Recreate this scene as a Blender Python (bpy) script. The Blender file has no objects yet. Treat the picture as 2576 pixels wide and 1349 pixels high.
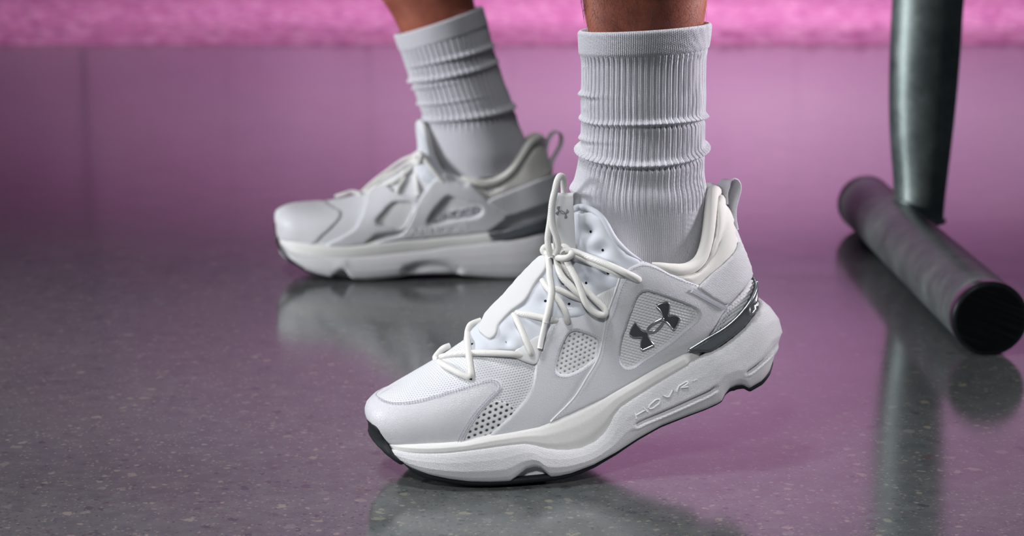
import bpy, bmesh, math, random
import numpy as np
from mathutils import Vector, Matrix
from mathutils.bvhtree import BVHTree
from mathutils.kdtree import KDTree
from mathutils.geometry import delaunay_2d_cdt

random.seed(4)
SC = bpy.context.scene
COL = SC.collection

# ------------------------------------------------------------------ camera
IW, IH, FPX = 2576.0, 1349.0, 5000.0
CAM_H = 0.43
PITCH = math.atan((IH / 2 + 330) / FPX)
cam_d = bpy.data.cameras.new('camera')
cam_d.sensor_width = 36.0
cam_d.lens = FPX / IW * 36.0
cam_d.clip_start = 0.05
cam_d.dof.use_dof = True
cam_d.dof.focus_distance = 1.36
cam_d.dof.aperture_fstop = 7.5
cam = bpy.data.objects.new('camera', cam_d)
COL.objects.link(cam)
cam.location = (0, 0, CAM_H)
cam.rotation_euler = (math.pi / 2 - PITCH, 0, 0)
SC.camera = cam

# ------------------------------------------------------------------ world, lights, exposure
SC.view_settings.view_transform = 'Standard'
SC.view_settings.look = 'None'
SC.view_settings.exposure = 0.0
SC.view_settings.gamma = 1.0
SC.view_settings.use_curve_mapping = False
W = bpy.data.worlds.new('studio')
SC.world = W
W.use_nodes = True
W.node_tree.nodes['Background'].inputs[0].default_value = (0.78, 0.86, 1.0, 1)
W.node_tree.nodes['Background'].inputs[1].default_value = 0.05


def area_light(name, loc, target, size, power, col, size_y=None):
    d = bpy.data.lights.new(name, 'AREA')
    d.energy = power
    d.color = col
    d.size = size
    if size_y:
        d.shape = 'RECTANGLE'
        d.size_y = size_y
    o = bpy.data.objects.new(name, d)
    COL.objects.link(o)
    o.location = loc
    o.rotation_euler = (Vector(target) - Vector(loc)).to_track_quat('-Z', 'Y').to_euler()
    return o


area_light('overhead_softbox', (-0.50, 0.95, 2.2), (0.0, 1.38, 0.1), 0.45, 3.2, (0.97, 0.98, 1.0)).data.spread = math.radians(60)
area_light('left_softbox', (-2.0, 1.42, 0.52), (-0.1, 1.85, 0.28), 0.4, 5.8, (0.96, 0.97, 1.0)).data.spread = math.radians(60)
area_light('right_softbox', (1.9, 1.6, 0.65), (0.08, 1.40, 0.36), 0.35, 1.5, (1.0, 0.93, 1.0)).data.spread = math.radians(26)
d_ = bpy.data.lights.new('front_spot', 'SPOT')            # snooted lamp aimed low at the near shoe
d_.energy, d_.color, d_.shadow_soft_size, d_.spot_size, d_.spot_blend = 112, (0.98, 0.98, 1.0), 0.10, math.radians(30), 0.75
o_ = bpy.data.objects.new('front_spot', d_)
COL.objects.link(o_)
o_.location = (-0.25, -0.55, 1.45)
o_.rotation_euler = (Vector((0.0, 0.92, 0.0)) - o_.location).to_track_quat('-Z', 'Y').to_euler()
area_light('wall_flood', (0.8, 4.3, 1.6), (0.70, 7.0, 1.2), 0.8, 38, (1.0, 0.93, 0.98)).data.spread = math.radians(115)
area_light('rear_softbox', (0.45, 3.65, 2.4), (0.45, 3.66, 0.0), 0.5, 12, (1.0, 0.86, 0.96)).data.spread = math.radians(60)
area_light('carpet_softbox', (0.1, 5.4, 2.7), (0.1, 5.5, 0.0), 3.0, 21, (1.0, 0.90, 0.98), 0.7).data.spread = math.radians(100)

# ------------------------------------------------------------------ geometry helpers
CP, SP = math.cos(PITCH), math.sin(PITCH)
C_R = np.array((1.0, 0, 0)); C_F = np.array((0, CP, -SP)); C_U = np.array((0, SP, CP))
C_O = np.array((0, 0, CAM_H))
ZOOM = {'P': (0, 0, 1), 'A': (880, 900, 3.968), 'B': (1380, 620, 3.55), 'C': (1060, 420, 2.698), 'D': (1380, 860, 3.55),
        'E': (1360, 0, 1.9278), 'F': (660, 300, 3.065), 'G': (920, 0, 2.698), 'H': (2000, 0, 1.349), 'I': (1700, 400, 3.373),
        'J': (1340, 420, 3.37), 'K': (1540, 720, 5.62), 'L': (1080, 600, 4.003), 'M': (1340, 600, 6.13), 'N': (680, 420, 4.498),
        'O': (1000, 400, 4.216), 'Q': (1440, 0, 7.156)}


def Z(key, *pts):
    """points read off an enlarged crop of the photograph -> photograph pixels"""
    x0, y0, s = ZOOM[key]
    return [(x0 + x / s, y0 + y / s) for x, y in pts]


def ray(p):
    d = C_F + C_R * ((p[0] - IW / 2) / FPX) + C_U * ((IH / 2 - p[1]) / FPX)
    return d


def to_px(P):
    v = np.asarray(P, float) - C_O
    z = v @ C_F
    return np.stack([IW / 2 + FPX * (v @ C_R) / z, IH / 2 - FPX * (v @ C_U) / z], -1)


def on_plane(p, o, n):
    d = ray(p)
    t = ((np.asarray(o) - C_O) @ n) / (d @ n)
    return C_O + d * t


def on_floor(p, z=0.0):
    return on_plane(p, (0, 0, z), np.array((0, 0, 1.0)))


def at_depth(p, y):
    return on_plane(p, (0, y, 0), np.array((0, 1.0, 0)))


def spline(pts, n=None, step=None, closed=False):
    """Catmull-Rom (centripetal-ish) through pts, resampled evenly"""
    P = np.asarray(pts, float)
    m = len(P)
    out = []
    rng = range(m) if closed else range(m - 1)
    for i in rng:
        p1, p2 = P[i], P[(i + 1) % m]
        p0 = P[i - 1] if (closed or i > 0) else 2 * p1 - p2
        p3 = P[(i + 2) % m] if (closed or i + 2 < m) else 2 * p2 - p1
        d = np.linalg.norm(p2 - p1) + 1e-12
        m1 = (p2 - p0) * d / (np.linalg.norm(p2 - p1) + np.linalg.norm(p1 - p0) + 1e-12)
        m2 = (p3 - p1) * d / (np.linalg.norm(p3 - p2) + np.linalg.norm(p2 - p1) + 1e-12)
        for t in np.linspace(0, 1, 14, endpoint=False):
            t2, t3 = t * t, t * t * t
            out.append((2 * t3 - 3 * t2 + 1) * p1 + (t3 - 2 * t2 + t) * m1 + (-2 * t3 + 3 * t2) * p2 + (t3 - t2) * m2)
    out.append(P[0] if closed else P[-1])
    out = np.array(out)
    L = np.concatenate([[0], np.cumsum(np.linalg.norm(np.diff(out, axis=0), axis=1))])
    if n is None:
        n = max(4, int(L[-1] / step) + 1)
    s = np.linspace(0, L[-1], n + (1 if closed else 0))
    res = np.stack([np.interp(s, L, out[:, k]) for k in range(P.shape[1])], -1)
    return res[:-1] if closed else res


def polyline(pts, step, closed=False):
    P = np.asarray(pts, float)
    if closed:
        P = np.vstack([P, P[:1]])
    L = np.concatenate([[0], np.cumsum(np.linalg.norm(np.diff(P, axis=0), axis=1))])
    n = max(2, int(L[-1] / step) + 1)
    s = np.linspace(0, L[-1], n)
    r = np.stack([np.interp(s, L, P[:, k]) for k in range(P.shape[1])], -1)
    return r[:-1] if closed else r


def tag(o, label=None, cat=None, group=None, kind=None):
    if label: o['label'] = label
    if cat: o['category'] = cat
    if group: o['group'] = group
    if kind: o['kind'] = kind
    return o


def empty(name, loc=(0, 0, 0), mat=None):
    o = bpy.data.objects.new(name, None)
    o.empty_display_size = 0.05
    COL.objects.link(o)
    if mat is not None:
        o.matrix_world = mat
    else:
        o.location = loc
    return o


def mesh_obj(name, verts, faces, mat, parent=None, smooth=True, uv=None):
    me = bpy.data.meshes.new(name)
    me.from_pydata([tuple(map(float, v)) for v in verts], [], [tuple(map(int, f)) for f in faces])
    me.update()
    if smooth:
        me.polygons.foreach_set('use_smooth', [True] * len(me.polygons))
    if uv is not None:
        lay = me.uv_layers.new(name='UVMap')
        vi = np.empty(len(me.loops), int)
        me.loops.foreach_get('vertex_index', vi)
        lay.data.foreach_set('uv', np.asarray(uv, float)[vi].ravel())
    if mat is not None:
        me.materials.append(mat)
    o = bpy.data.objects.new(name, me)
    COL.objects.link(o)
    if parent is not None:
        o.parent = parent
    return o


def fix_normals(o):
    bm = bmesh.new()
    bm.from_mesh(o.data)
    bmesh.ops.recalc_face_normals(bm, faces=bm.faces[:])
    bm.to_mesh(o.data)
    bm.free()


def grid_faces(nu, nv, closed_u=False, closed_v=False):
    f = []
    for i in range(nu if closed_u else nu - 1):
        a, b = i * nv, ((i + 1) % nu) * nv
        for j in range(nv if closed_v else nv - 1):
            k = (j + 1) % nv
            f.append((a + j, b + j, b + k, a + k))
    return f


def tube(path, r, nseg=8, cap=True, flat=1.0, nrm=None, taper=None):
    """verts, faces of a tube along a 3-D polyline; flat<1 squashes along the given normals"""
    P = np.asarray(path, float)
    n = len(P)
    T = np.gradient(P, axis=0)
    T /= np.linalg.norm(T, axis=1)[:, None] + 1e-12
    if nrm is None:
        a = np.array((0.3, -0.5, 0.8)) if abs(T[0] @ np.array((0.3, -0.5, 0.8))) < 0.9 else np.array((1.0, 0, 0))
        N = np.zeros_like(P)
        v = a - T[0] * (a @ T[0]); v /= np.linalg.norm(v)
        for i in range(n):
            v = v - T[i] * (v @ T[i]); v /= np.linalg.norm(v) + 1e-12
            N[i] = v
    else:
        N = np.asarray(nrm, float)
        N = N - T * np.sum(N * T, 1)[:, None]
        N /= np.linalg.norm(N, axis=1)[:, None] + 1e-12
    Bn = np.cross(T, N)
    rr = np.full(n, r) if np.isscalar(r) else np.asarray(r)
    V = []
    for i in range(n):
        for k in range(nseg):
            a = 2 * math.pi * k / nseg
            V.append(P[i] + rr[i] * (N[i] * math.cos(a) * flat + Bn[i] * math.sin(a)))
    F = grid_faces(n, nseg, False, True)
    if cap:
        F.append(tuple(range(nseg - 1, -1, -1)))
        F.append(tuple((n - 1) * nseg + k for k in range(nseg)))
    return V, F


def join(parts):
    V, F = [], []
    for v, f in parts:
        b = len(V)
        V += list(v)
        F += [tuple(i + b for i in q) for q in f]
    return V, F


def box(c, s, rot=None):
    V = []
    for x in (-1, 1):
        for y in (-1, 1):
            for z in (-1, 1):
                v = np.array((x * s[0] / 2, y * s[1] / 2, z * s[2] / 2))
                if rot is not None:
                    v = rot @ v
                V.append(np.asarray(c) + v)
    F = [(0, 1, 3, 2), (4, 6, 7, 5), (0, 4, 5, 1), (2, 3, 7, 6), (0, 2, 6, 4), (1, 5, 7, 3)]
    return V, F


# ------------------------------------------------------------------ materials
def nodes_of(name):
    m = bpy.data.materials.new(name)
    m.use_nodes = True
    nt = m.node_tree
    b = nt.nodes['Principled BSDF']
    return m, nt, b


def N_(nt, typ, **kw):
    n = nt.nodes.new(typ)
    for k, v in kw.items():
        if k.startswith('i_'):
            n.inputs[k[2:].replace('_', ' ')].default_value = v
        else:
            setattr(n, k, v)
    return n


def coords(nt, scale=(1, 1, 1), rot=(0, 0, 0), src='Object'):
    tc = N_(nt, 'ShaderNodeTexCoord')
    mp = N_(nt, 'ShaderNodeMapping')
    mp.inputs['Scale'].default_value = scale
    mp.inputs['Rotation'].default_value = rot
    nt.links.new(tc.outputs[src], mp.inputs['Vector'])
    return mp.outputs['Vector']


def ramp(nt, fac, stops, mode='LINEAR'):
    r = N_(nt, 'ShaderNodeValToRGB')
    cr = r.color_ramp
    cr.interpolation = mode
    while len(cr.elements) > len(stops):
        cr.elements.remove(cr.elements[-1])
    while len(cr.elements) < len(stops):
        cr.elements.new(0.5)
    for e, (p, c) in zip(cr.elements, stops):
        e.position = p
        e.color = tuple(c) + (1,) if len(c) == 3 else c
    nt.links.new(fac, r.inputs['Fac'])
    return r.outputs['Color']


def math_n(nt, op, a, b=None, c=None):
    n = N_(nt, 'ShaderNodeMath', operation=op)
    for i, v in enumerate((a, b, c)):
        if v is None:
            continue
        if hasattr(v, 'is_linked'):
            nt.links.new(v, n.inputs[i])
        else:
            n.inputs[i].default_value = v
    return n.outputs[0]


def mixc(nt, fac, a, b, mode='MIX'):
    n = N_(nt, 'ShaderNodeMix', data_type='RGBA', blend_type=mode)
    for s, v in ((0, fac), (6, a), (7, b)):
        if hasattr(v, 'is_linked'):
            nt.links.new(v, n.inputs[s])
        elif s == 0:
            n.inputs[s].default_value = v
        else:
            n.inputs[s].default_value = tuple(v) + (1,) if len(v) == 3 else v
    return n.outputs[2]


def bump(nt, bsdf, h, strength=0.5, dist=0.001):
    b = N_(nt, 'ShaderNodeBump')
    b.inputs['Strength'].default_value = strength
    b.inputs['Distance'].default_value = dist
    nt.links.new(h, b.inputs['Height'])
    nt.links.new(b.outputs['Normal'], bsdf.inputs['Normal'])
    return b


def plain(name, col, rough=0.5, metal=0.0, spec=0.5, noise=0.0, nscale=200.0, bstr=0.0, bdist=0.0005):
    m, nt, b = nodes_of(name)
    b.inputs['Base Color'].default_value = tuple(col) + (1,)
    b.inputs['Roughness'].default_value = rough
    b.inputs['Metallic'].default_value = metal
    b.inputs['Specular IOR Level'].default_value = spec
    tx = N_(nt, 'ShaderNodeTexNoise', i_Scale=nscale, i_Detail=4.0)
    nt.links.new(coords(nt), tx.inputs['Vector'])
    if noise:
        c2 = tuple(max(0, c * (1 - noise)) for c in col)
        nt.links.new(ramp(nt, tx.outputs['Fac'], [(0.35, c2), (0.65, col)]), b.inputs['Base Color'])
    if bstr:
        bump(nt, b, tx.outputs['Fac'], bstr, bdist)
    return m


def mat_leather():
    m, nt, b = nodes_of('white_leather')
    v = coords(nt)
    nz = N_(nt, 'ShaderNodeTexNoise', i_Scale=260.0, i_Detail=3.0)
    nt.links.new(v, nz.inputs['Vector'])
    add = N_(nt, 'ShaderNodeVectorMath', operation='MULTIPLY_ADD')
    nt.links.new(nz.outputs['Color'], add.inputs[0])
    add.inputs[1].default_value = (0.0035,) * 3
    nt.links.new(v, add.inputs[2])
    vo = N_(nt, 'ShaderNodeTexVoronoi', feature='DISTANCE_TO_EDGE', i_Scale=620.0)
    nt.links.new(add.outputs[0], vo.inputs['Vector'])
    h = math_n(nt, 'MINIMUM', vo.outputs['Distance'], 0.10)
    h2 = math_n(nt, 'MULTIPLY_ADD', nz.outputs['Fac'], 0.12, h)
    bump(nt, b, h2, 0.8, 0.0013)
    b.inputs['Base Color'].default_value = (0.645, 0.65, 0.68, 1)
    b.inputs['Roughness'].default_value = 0.42
    b.inputs['Specular IOR Level'].default_value = 0.45
    return m


def mat_dots(name, col, hole, scale, bstr=0.8, bdist=0.001, depth_lo=0.12, depth_hi=0.3, rot=0.0, rough=0.8, src='Object'):
    """knitted mesh: staggered rows of small openings laid out on the shoe's own length/height axes"""
    m, nt, b = nodes_of(name)
    v = coords(nt, (1, 1, 1), (0, rot, 0), src)
    sp = N_(nt, 'ShaderNodeSeparateXYZ')
    nt.links.new(v, sp.inputs[0])
    y = math_n(nt, 'MULTIPLY', sp.outputs['Y' if src == 'UV' else 'Z'], scale)
    row = math_n(nt, 'FLOOR', y)
    odd = math_n(nt, 'MULTIPLY', math_n(nt, 'MODULO', math_n(nt, 'ABSOLUTE', row), 2.0), 0.5)
    x = math_n(nt, 'ADD', math_n(nt, 'MULTIPLY', sp.outputs['X'], scale * 0.82), odd)
    fx = math_n(nt, 'SUBTRACT', math_n(nt, 'FRACT', x), 0.5)
    fy = math_n(nt, 'SUBTRACT', math_n(nt, 'FRACT', y), 0.5)
    d = math_n(nt, 'SQRT', math_n(nt, 'ADD', math_n(nt, 'MULTIPLY', fx, fx), math_n(nt, 'MULTIPLY', fy, fy)))
    nt.links.new(ramp(nt, d, [(depth_lo, hole), (depth_hi, col)]), b.inputs['Base Color'])
    hh = math_n(nt, 'MINIMUM', d, 0.4)
    bump(nt, b, hh, bstr, bdist)
    b.inputs['Roughness'].default_value = rough
    b.inputs['Specular IOR Level'].default_value = 0.2
    return m


def mat_waves(name, col, scale, direction='Z', bstr=0.6, bdist=0.0006, rough=0.75, rot=(0, 0, 0), dark=0.75, second=None, spec=0.25):
    """fine parallel ribs (webbing, braided lace, moulded foam texture)"""
    m, nt, b = nodes_of(name)
    v = coords(nt, (1, 1, 1), rot)
    w = N_(nt, 'ShaderNodeTexWave', bands_direction=direction, i_Scale=scale, i_Distortion=0.0)
    nt.links.new(v, w.inputs['Vector'])
    h = w.outputs['Fac']
    if second:
        w2 = N_(nt, 'ShaderNodeTexWave', bands_direction=second[0], i_Scale=second[1], i_Distortion=0.0)
        nt.links.new(v, w2.inputs['Vector'])
        h = math_n(nt, 'MULTIPLY', h, w2.outputs['Fac'])
    nt.links.new(ramp(nt, h, [(0.0, tuple(c * dark for c in col)), (0.5, col)]), b.inputs['Base Color'])
    bump(nt, b, h, bstr, bdist)
    b.inputs['Roughness'].default_value = rough
    b.inputs['Specular IOR Level'].default_value = spec
    return m


def mat_floor():
    m, nt, b = nodes_of('speckled_floor')
    v = coords(nt)
    base = N_(nt, 'ShaderNodeTexNoise', i_Scale=60.0, i_Detail=6.0, i_Roughness=0.65)
    nt.links.new(v, base.inputs['Vector'])
    big = N_(nt, 'ShaderNodeTexNoise', i_Scale=5.0, i_Detail=3.0)
    nt.links.new(v, big.inputs['Vector'])
    col = ramp(nt, base.outputs['Fac'], [(0.3, (0.062, 0.070, 0.072)), (0.5, (0.092, 0.101, 0.100)), (0.7, (0.130, 0.138, 0.130))])
    col = mixc(nt, 0.35, col, ramp(nt, big.outputs['Fac'], [(0.35, (0.070, 0.080, 0.083)), (0.65, (0.11, 0.118, 0.112))]))
    # scattered chips of several colours and sizes
    chips = [(0.0, (0.27, 0.25, 0.19)), (0.30, (0.20, 0.19, 0.165)), (0.45, (0.022, 0.027, 0.042)), (0.70, (0.035, 0.040, 0.055)), (0.84, (0.10, 0.048, 0.040)), (0.92, (0.16, 0.17, 0.16))]
    for sc, thr, part, seed in ((70.0, 0.30, 0.22, 0.0), (150.0, 0.33, 0.30, 3.0), (330.0, 0.36, 0.45, 7.0)):
        jit = N_(nt, 'ShaderNodeTexNoise', i_Scale=sc * 2.2, i_Detail=2.0)
        nt.links.new(v, jit.inputs['Vector'])
        off = N_(nt, 'ShaderNodeVectorMath', operation='MULTIPLY_ADD')
        nt.links.new(jit.outputs['Color'], off.inputs[0])
        off.inputs[1].default_value = (0.7 / sc,) * 3
        nt.links.new(v, off.inputs[2])
        off2 = N_(nt, 'ShaderNodeVectorMath', operation='ADD')
        nt.links.new(off.outputs[0], off2.inputs[0])
        off2.inputs[1].default_value = (seed, seed * 0.7, 0)
        vo = N_(nt, 'ShaderNodeTexVoronoi', voronoi_dimensions='2D', i_Scale=sc, i_Randomness=1.0)
        nt.links.new(off2.outputs[0], vo.inputs['Vector'])
        sep = N_(nt, 'ShaderNodeSeparateColor')
        nt.links.new(vo.outputs['Color'], sep.inputs[0])
        cc = ramp(nt, sep.outputs['Blue'], chips, 'CONSTANT')
        live = math_n(nt, 'LESS_THAN', sep.outputs['Red'], part)
        size = math_n(nt, 'MULTIPLY', sep.outputs['Green'], thr)
        inside = N_(nt, 'ShaderNodeMapRange', interpolation_type='SMOOTHSTEP')
        nt.links.new(math_n(nt, 'SUBTRACT', vo.outputs['Distance'], size), inside.inputs[0])
        inside.inputs[1].default_value = -0.04
        inside.inputs[2].default_value = 0.05
        inside.inputs[3].default_value = 0.55
        inside.inputs[4].default_value = 0.0
        col = mixc(nt, math_n(nt, 'MULTIPLY', inside.outputs[0], live), col, cc)
    nt.links.new(col, b.inputs['Base Color'])
    rn = N_(nt, 'ShaderNodeTexNoise', i_Scale=18.0, i_Detail=5.0)
    nt.links.new(v, rn.inputs['Vector'])
    mr = N_(nt, 'ShaderNodeMapRange')
    nt.links.new(rn.outputs['Fac'], mr.inputs[0])
    mr.inputs[3].default_value = 0.10
    mr.inputs[4].default_value = 0.17
    nt.links.new(mr.outputs[0], b.inputs['Roughness'])
    b.inputs['IOR'].default_value = 1.6
    fine = N_(nt, 'ShaderNodeTexNoise', i_Scale=500.0, i_Detail=2.0)
    nt.links.new(v, fine.inputs['Vector'])
    bump(nt, b, fine.outputs['Fac'], 0.05, 0.0004)
    return m


def mat_wall():
    m, nt, b = nodes_of('pink_plush')
    v = coords(nt)
    n1 = N_(nt, 'ShaderNodeTexNoise', i_Scale=20.0, i_Detail=7.0, i_Roughness=0.72)
    nt.links.new(v, n1.inputs['Vector'])
    n2 = N_(nt, 'ShaderNodeTexNoise', i_Scale=4.0, i_Detail=3.0)
    nt.links.new(v, n2.inputs['Vector'])
    c1 = ramp(nt, n1.outputs['Fac'], [(0.36, (0.42, 0.10, 0.28)), (0.5, (0.62, 0.21, 0.44)), (0.62, (0.80, 0.38, 0.62))])
    c2 = ramp(nt, n2.outputs['Fac'], [(0.35, (0.56, 0.17, 0.42)), (0.65, (0.70, 0.26, 0.50))])
    nt.links.new(mixc(nt, 0.25, c1, c2), b.inputs['Base Color'])
    b.inputs['Roughness'].default_value = 0.95
    b.inputs['Specular IOR Level'].default_value = 0.05
    return m


def mat_backwall():
    m, nt, b = nodes_of('pink_painted_wall')
    v = coords(nt)
    n1 = N_(nt, 'ShaderNodeTexNoise', i_Scale=1.6, i_Detail=4.0)
    nt.links.new(v, n1.inputs['Vector'])
    nt.links.new(ramp(nt, n1.outputs['Fac'], [(0.35, (0.60, 0.28, 0.55)), (0.65, (0.72, 0.38, 0.66))]), b.inputs['Base Color'])
    b.inputs['Roughness'].default_value = 0.8
    return m


def mat_knit(name, col, sc=700.0, dark=0.55):
    """sock knit: tiny stitches"""
    m, nt, b = nodes_of(name)
    v = coords(nt, src='UV')
    w = N_(nt, 'ShaderNodeTexWave', bands_direction='Y', i_Scale=sc, i_Distortion=0.0)
    nt.links.new(v, w.inputs['Vector'])
    w2 = N_(nt, 'ShaderNodeTexWave', bands_direction='X', i_Scale=sc * 1.2, i_Distortion=0.0)
    nt.links.new(v, w2.inputs['Vector'])
    h = math_n(nt, 'MULTIPLY', w.outputs['Fac'], w2.outputs['Fac'])
    nz = N_(nt, 'ShaderNodeTexNoise', i_Scale=1500.0, i_Detail=3.0)
    nt.links.new(v, nz.inputs['Vector'])
    h2 = math_n(nt, 'MULTIPLY_ADD', nz.outputs['Fac'], 0.5, h)
    nt.links.new(ramp(nt, h2, [(0.10, tuple(c * dark for c in col)), (0.42, col)]), b.inputs['Base Color'])
    bump(nt, b, h2, 0.7, 0.0006)
    b.inputs['Roughness'].default_value = 0.95
    b.inputs['Specular IOR Level'].default_value = 0.1
    b.inputs['Sheen Weight'].default_value = 0.25
    b.inputs['Sheen Roughness'].default_value = 0.5
    return m


def mat_skin():
    m, nt, b = nodes_of('brown_skin')
    v = coords(nt)
    n1 = N_(nt, 'ShaderNodeTexNoise', i_Scale=45.0, i_Detail=5.0)
    nt.links.new(v, n1.inputs['Vector'])
    nt.links.new(ramp(nt, n1.outputs['Fac'], [(0.35, (0.24, 0.066, 0.042)), (0.65, (0.37, 0.110, 0.066))]), b.inputs['Base Color'])
    b.inputs['Roughness'].default_value = 0.5
    b.inputs['Subsurface Weight'].default_value = 0.12
    b.inputs['Subsurface Radius'].default_value = (0.01, 0.004, 0.002)
    n2 = N_(nt, 'ShaderNodeTexNoise', i_Scale=700.0, i_Detail=2.0)
    nt.links.new(v, n2.inputs['Vector'])
    bump(nt, b, n2.outputs['Fac'], 0.25, 0.0006)
    return m


def mat_steel(name='worn_galvanised_steel', k=1.0, metal=0.85):
    m, nt, b = nodes_of(name)
    v = coords(nt)
    n1 = N_(nt, 'ShaderNodeTexNoise', i_Scale=22.0, i_Detail=6.0, i_Roughness=0.65)
    nt.links.new(v, n1.inputs['Vector'])
    nt.links.new(ramp(nt, n1.outputs['Fac'], [(p, tuple(c * k for c in col)) for p, col in ((0.3, (0.09, 0.11, 0.11)), (0.55, (0.17, 0.20, 0.195)), (0.75, (0.27, 0.30, 0.285)))]), b.inputs['Base Color'])
    b.inputs['Metallic'].default_value = metal
    mr = N_(nt, 'ShaderNodeMapRange')
    nt.links.new(n1.outputs['Fac'], mr.inputs[0])
    mr.inputs[3].default_value = 0.36
    mr.inputs[4].default_value = 0.62
    nt.links.new(mr.outputs[0], b.inputs['Roughness'])
    return m


MAT = {}
MAT['floor'] = mat_floor()
MAT['wall'] = mat_wall()
MAT['backwall'] = mat_backwall()
MAT['rail'] = plain('added_plum_rail', (0.10, 0.025, 0.12), 0.6)
MAT['leather'] = mat_leather()
MAT['smooth'] = plain('smooth_white_textile', (0.58, 0.605, 0.655), 0.7, spec=0.2, bstr=0.08, nscale=900)
MAT['mesh'] = mat_dots('open_white_mesh', (0.69, 0.70, 0.73), (0.46, 0.47, 0.49), 560.0, depth_lo=0.10, depth_hi=0.30, src='UV')
MAT['mesh_open'] = mat_dots('coarse_open_mesh', (0.74, 0.75, 0.76), (0.20, 0.205, 0.21), 330.0, depth_lo=0.08, depth_hi=0.34, bdist=0.0012)
MAT['mesh_dark'] = mat_dots('dark_open_mesh', (0.70, 0.71, 0.72), (0.05, 0.055, 0.06), 270.0, depth_lo=0.16, depth_hi=0.36, bdist=0.0014)
MAT['knit_panel'] = mat_waves('chunky_knit', (0.74, 0.74, 0.76), 190.0, 'Z', 0.9, 0.0016, 0.85, (0, 0.35, 0), 0.6, ('X', 210.0))
MAT['foam'] = plain('warm_white_foam', (0.735, 0.73, 0.71), 0.7, spec=0.25, noise=0.05, bstr=0.12, nscale=700)
MAT['carrier'] = mat_waves('moulded_foam_texture', (0.70, 0.695, 0.715), 330.0, 'Z', 0.55, 0.0007, 0.65, (0, 0.25, 0), 0.86, ('X', 330.0))
MAT['rubber'] = plain('black_rubber', (0.009, 0.012, 0.016), 0.6, spec=0.3, noise=0.3, bstr=0.2, nscale=300)
MAT['lace'] = mat_waves('braided_lace', (0.80, 0.79, 0.76), 1300.0, 'DIAGONAL', 0.4, 0.0005, 0.85, (0, 0, 0), 0.9)
MAT['webbing'] = mat_waves('white_webbing', (0.70, 0.705, 0.71), 2200.0, 'DIAGONAL', 0.3, 0.0005, 0.8, (0, 0, 0), 0.86)
MAT['strap'] = mat_waves('ribbed_strap', (0.74, 0.74, 0.77), 420.0, 'Z', 0.6, 0.0006, 0.75, (0, 0.75, 0), 0.84)
MAT['lining'] = mat_waves('cream_lining', (0.78, 0.765, 0.725), 700.0, 'X', 0.3, 0.0005, 0.85, (0, 0.9, 0), 0.9)
MAT['clip'] = plain('dark_grey_tpu', (0.075, 0.085, 0.095), 0.32, spec=0.6)
MAT['logo'] = plain('slate_logo_face', (0.075, 0.078, 0.095), 0.5, noise=0.2, nscale=1500)
MAT['chrome'] = plain('bright_chrome', (0.72, 0.74, 0.74), 0.18, 1.0)
MAT['thread'] = plain('pale_thread', (0.46, 0.46, 0.54), 0.8, spec=0.2)
MAT['hole'] = plain('eyelet_dark', (0.012, 0.014, 0.02), 0.9, spec=0.1)
MAT['sock'] = mat_knit('sock_knit', (0.80, 0.80, 0.86), 520.0)
MAT['skin'] = mat_skin()
MAT['hair'] = plain('leg_hair', (0.03, 0.017, 0.012), 0.4)
MAT['steel'] = mat_steel(k=1.35)
MAT['steel_tube'] = mat_steel('scuffed_grey_steel', 1.1, 0.6)
MAT['cap'] = plain('black_plastic_cap', (0.008, 0.010, 0.013), 0.28)
MAT['vinyl'] = plain('black_vinyl', (0.02, 0.02, 0.023), 0.45, bstr=0.2, nscale=300)
MAT['shorts'] = plain('charcoal_shorts', (0.03, 0.032, 0.037), 0.9, bstr=0.2)
MAT['smooth_knit'] = plain('chunky_knit_yarn', (0.76, 0.76, 0.78), 0.85, spec=0.15, bstr=0.2, nscale=1500)
MAT['webbing_rib'] = mat_waves('ribbed_webbing', (0.77, 0.77, 0.775), 300.0, 'X', 0.6, 0.0006, 0.8, (0, 0.5, 0), 0.8)
MAT['clip_rim'] = plain('grey_metallic_rim', (0.33, 0.36, 0.37), 0.25, 0.9)
MAT['logo_print'] = plain('grey_print', (0.20, 0.22, 0.23), 0.5)
MAT['leather_edge'] = plain('white_piping', (0.78, 0.78, 0.79), 0.5)
MAT['carrier_plain'] = plain('moulded_letter_foam', (0.72, 0.715, 0.73), 0.6)
MAT['aglet'] = plain('glossy_aglet', (0.80, 0.79, 0.77), 0.2)
MAT['letter_grey'] = plain('grey_letter', (0.48, 0.49, 0.53), 0.6)
MAT['thread_pale'] = plain('lavender_white_thread', (0.68, 0.68, 0.74), 0.8, spec=0.2)

# ------------------------------------------------------------------ the setting
EDGE_Y = float(on_floor((1288, 112))[1])
WALL_Y = 7.0
v, f = box((0, 3.0, -0.02), (10.0, 9.0, 0.04))
o = mesh_obj('floor', v, f, MAT['floor'], smooth=False)
tag(o, 'glossy grey speckled floor mirroring the pink room', 'floor', kind='structure')
# plush pink carpet beyond the hard floor, with a ragged pile edge
from mathutils import noise as mnoise
nx, ny = 440, 200
xs = np.linspace(-2.4, 2.4, nx)
ys = EDGE_Y + (WALL_Y - EDGE_Y) * np.linspace(0, 1, ny) ** 1.25
V = []
for i, x in enumerate(xs):
    for j, y in enumerate(ys):
        p = Vector((x, y, 0))
        h = 0.016 + 0.016 * mnoise.noise(p * 19.0) + 0.010 * mnoise.noise(p * 47.0 + Vector((5, 2, 0)))
        if j == 0:
            h = 0.0005; y = y + 0.012 * mnoise.noise(p * 60.0)
        V.append((x, y, max(h * min(1.0, (y - EDGE_Y) / 0.10 + 0.02), 0.0005)))
o = mesh_obj('carpet', V, grid_faces(nx, ny), MAT['wall'])
fix_normals(o)
tag(o, 'mottled pink plush carpet beyond the glossy floor', 'carpet')
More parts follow.
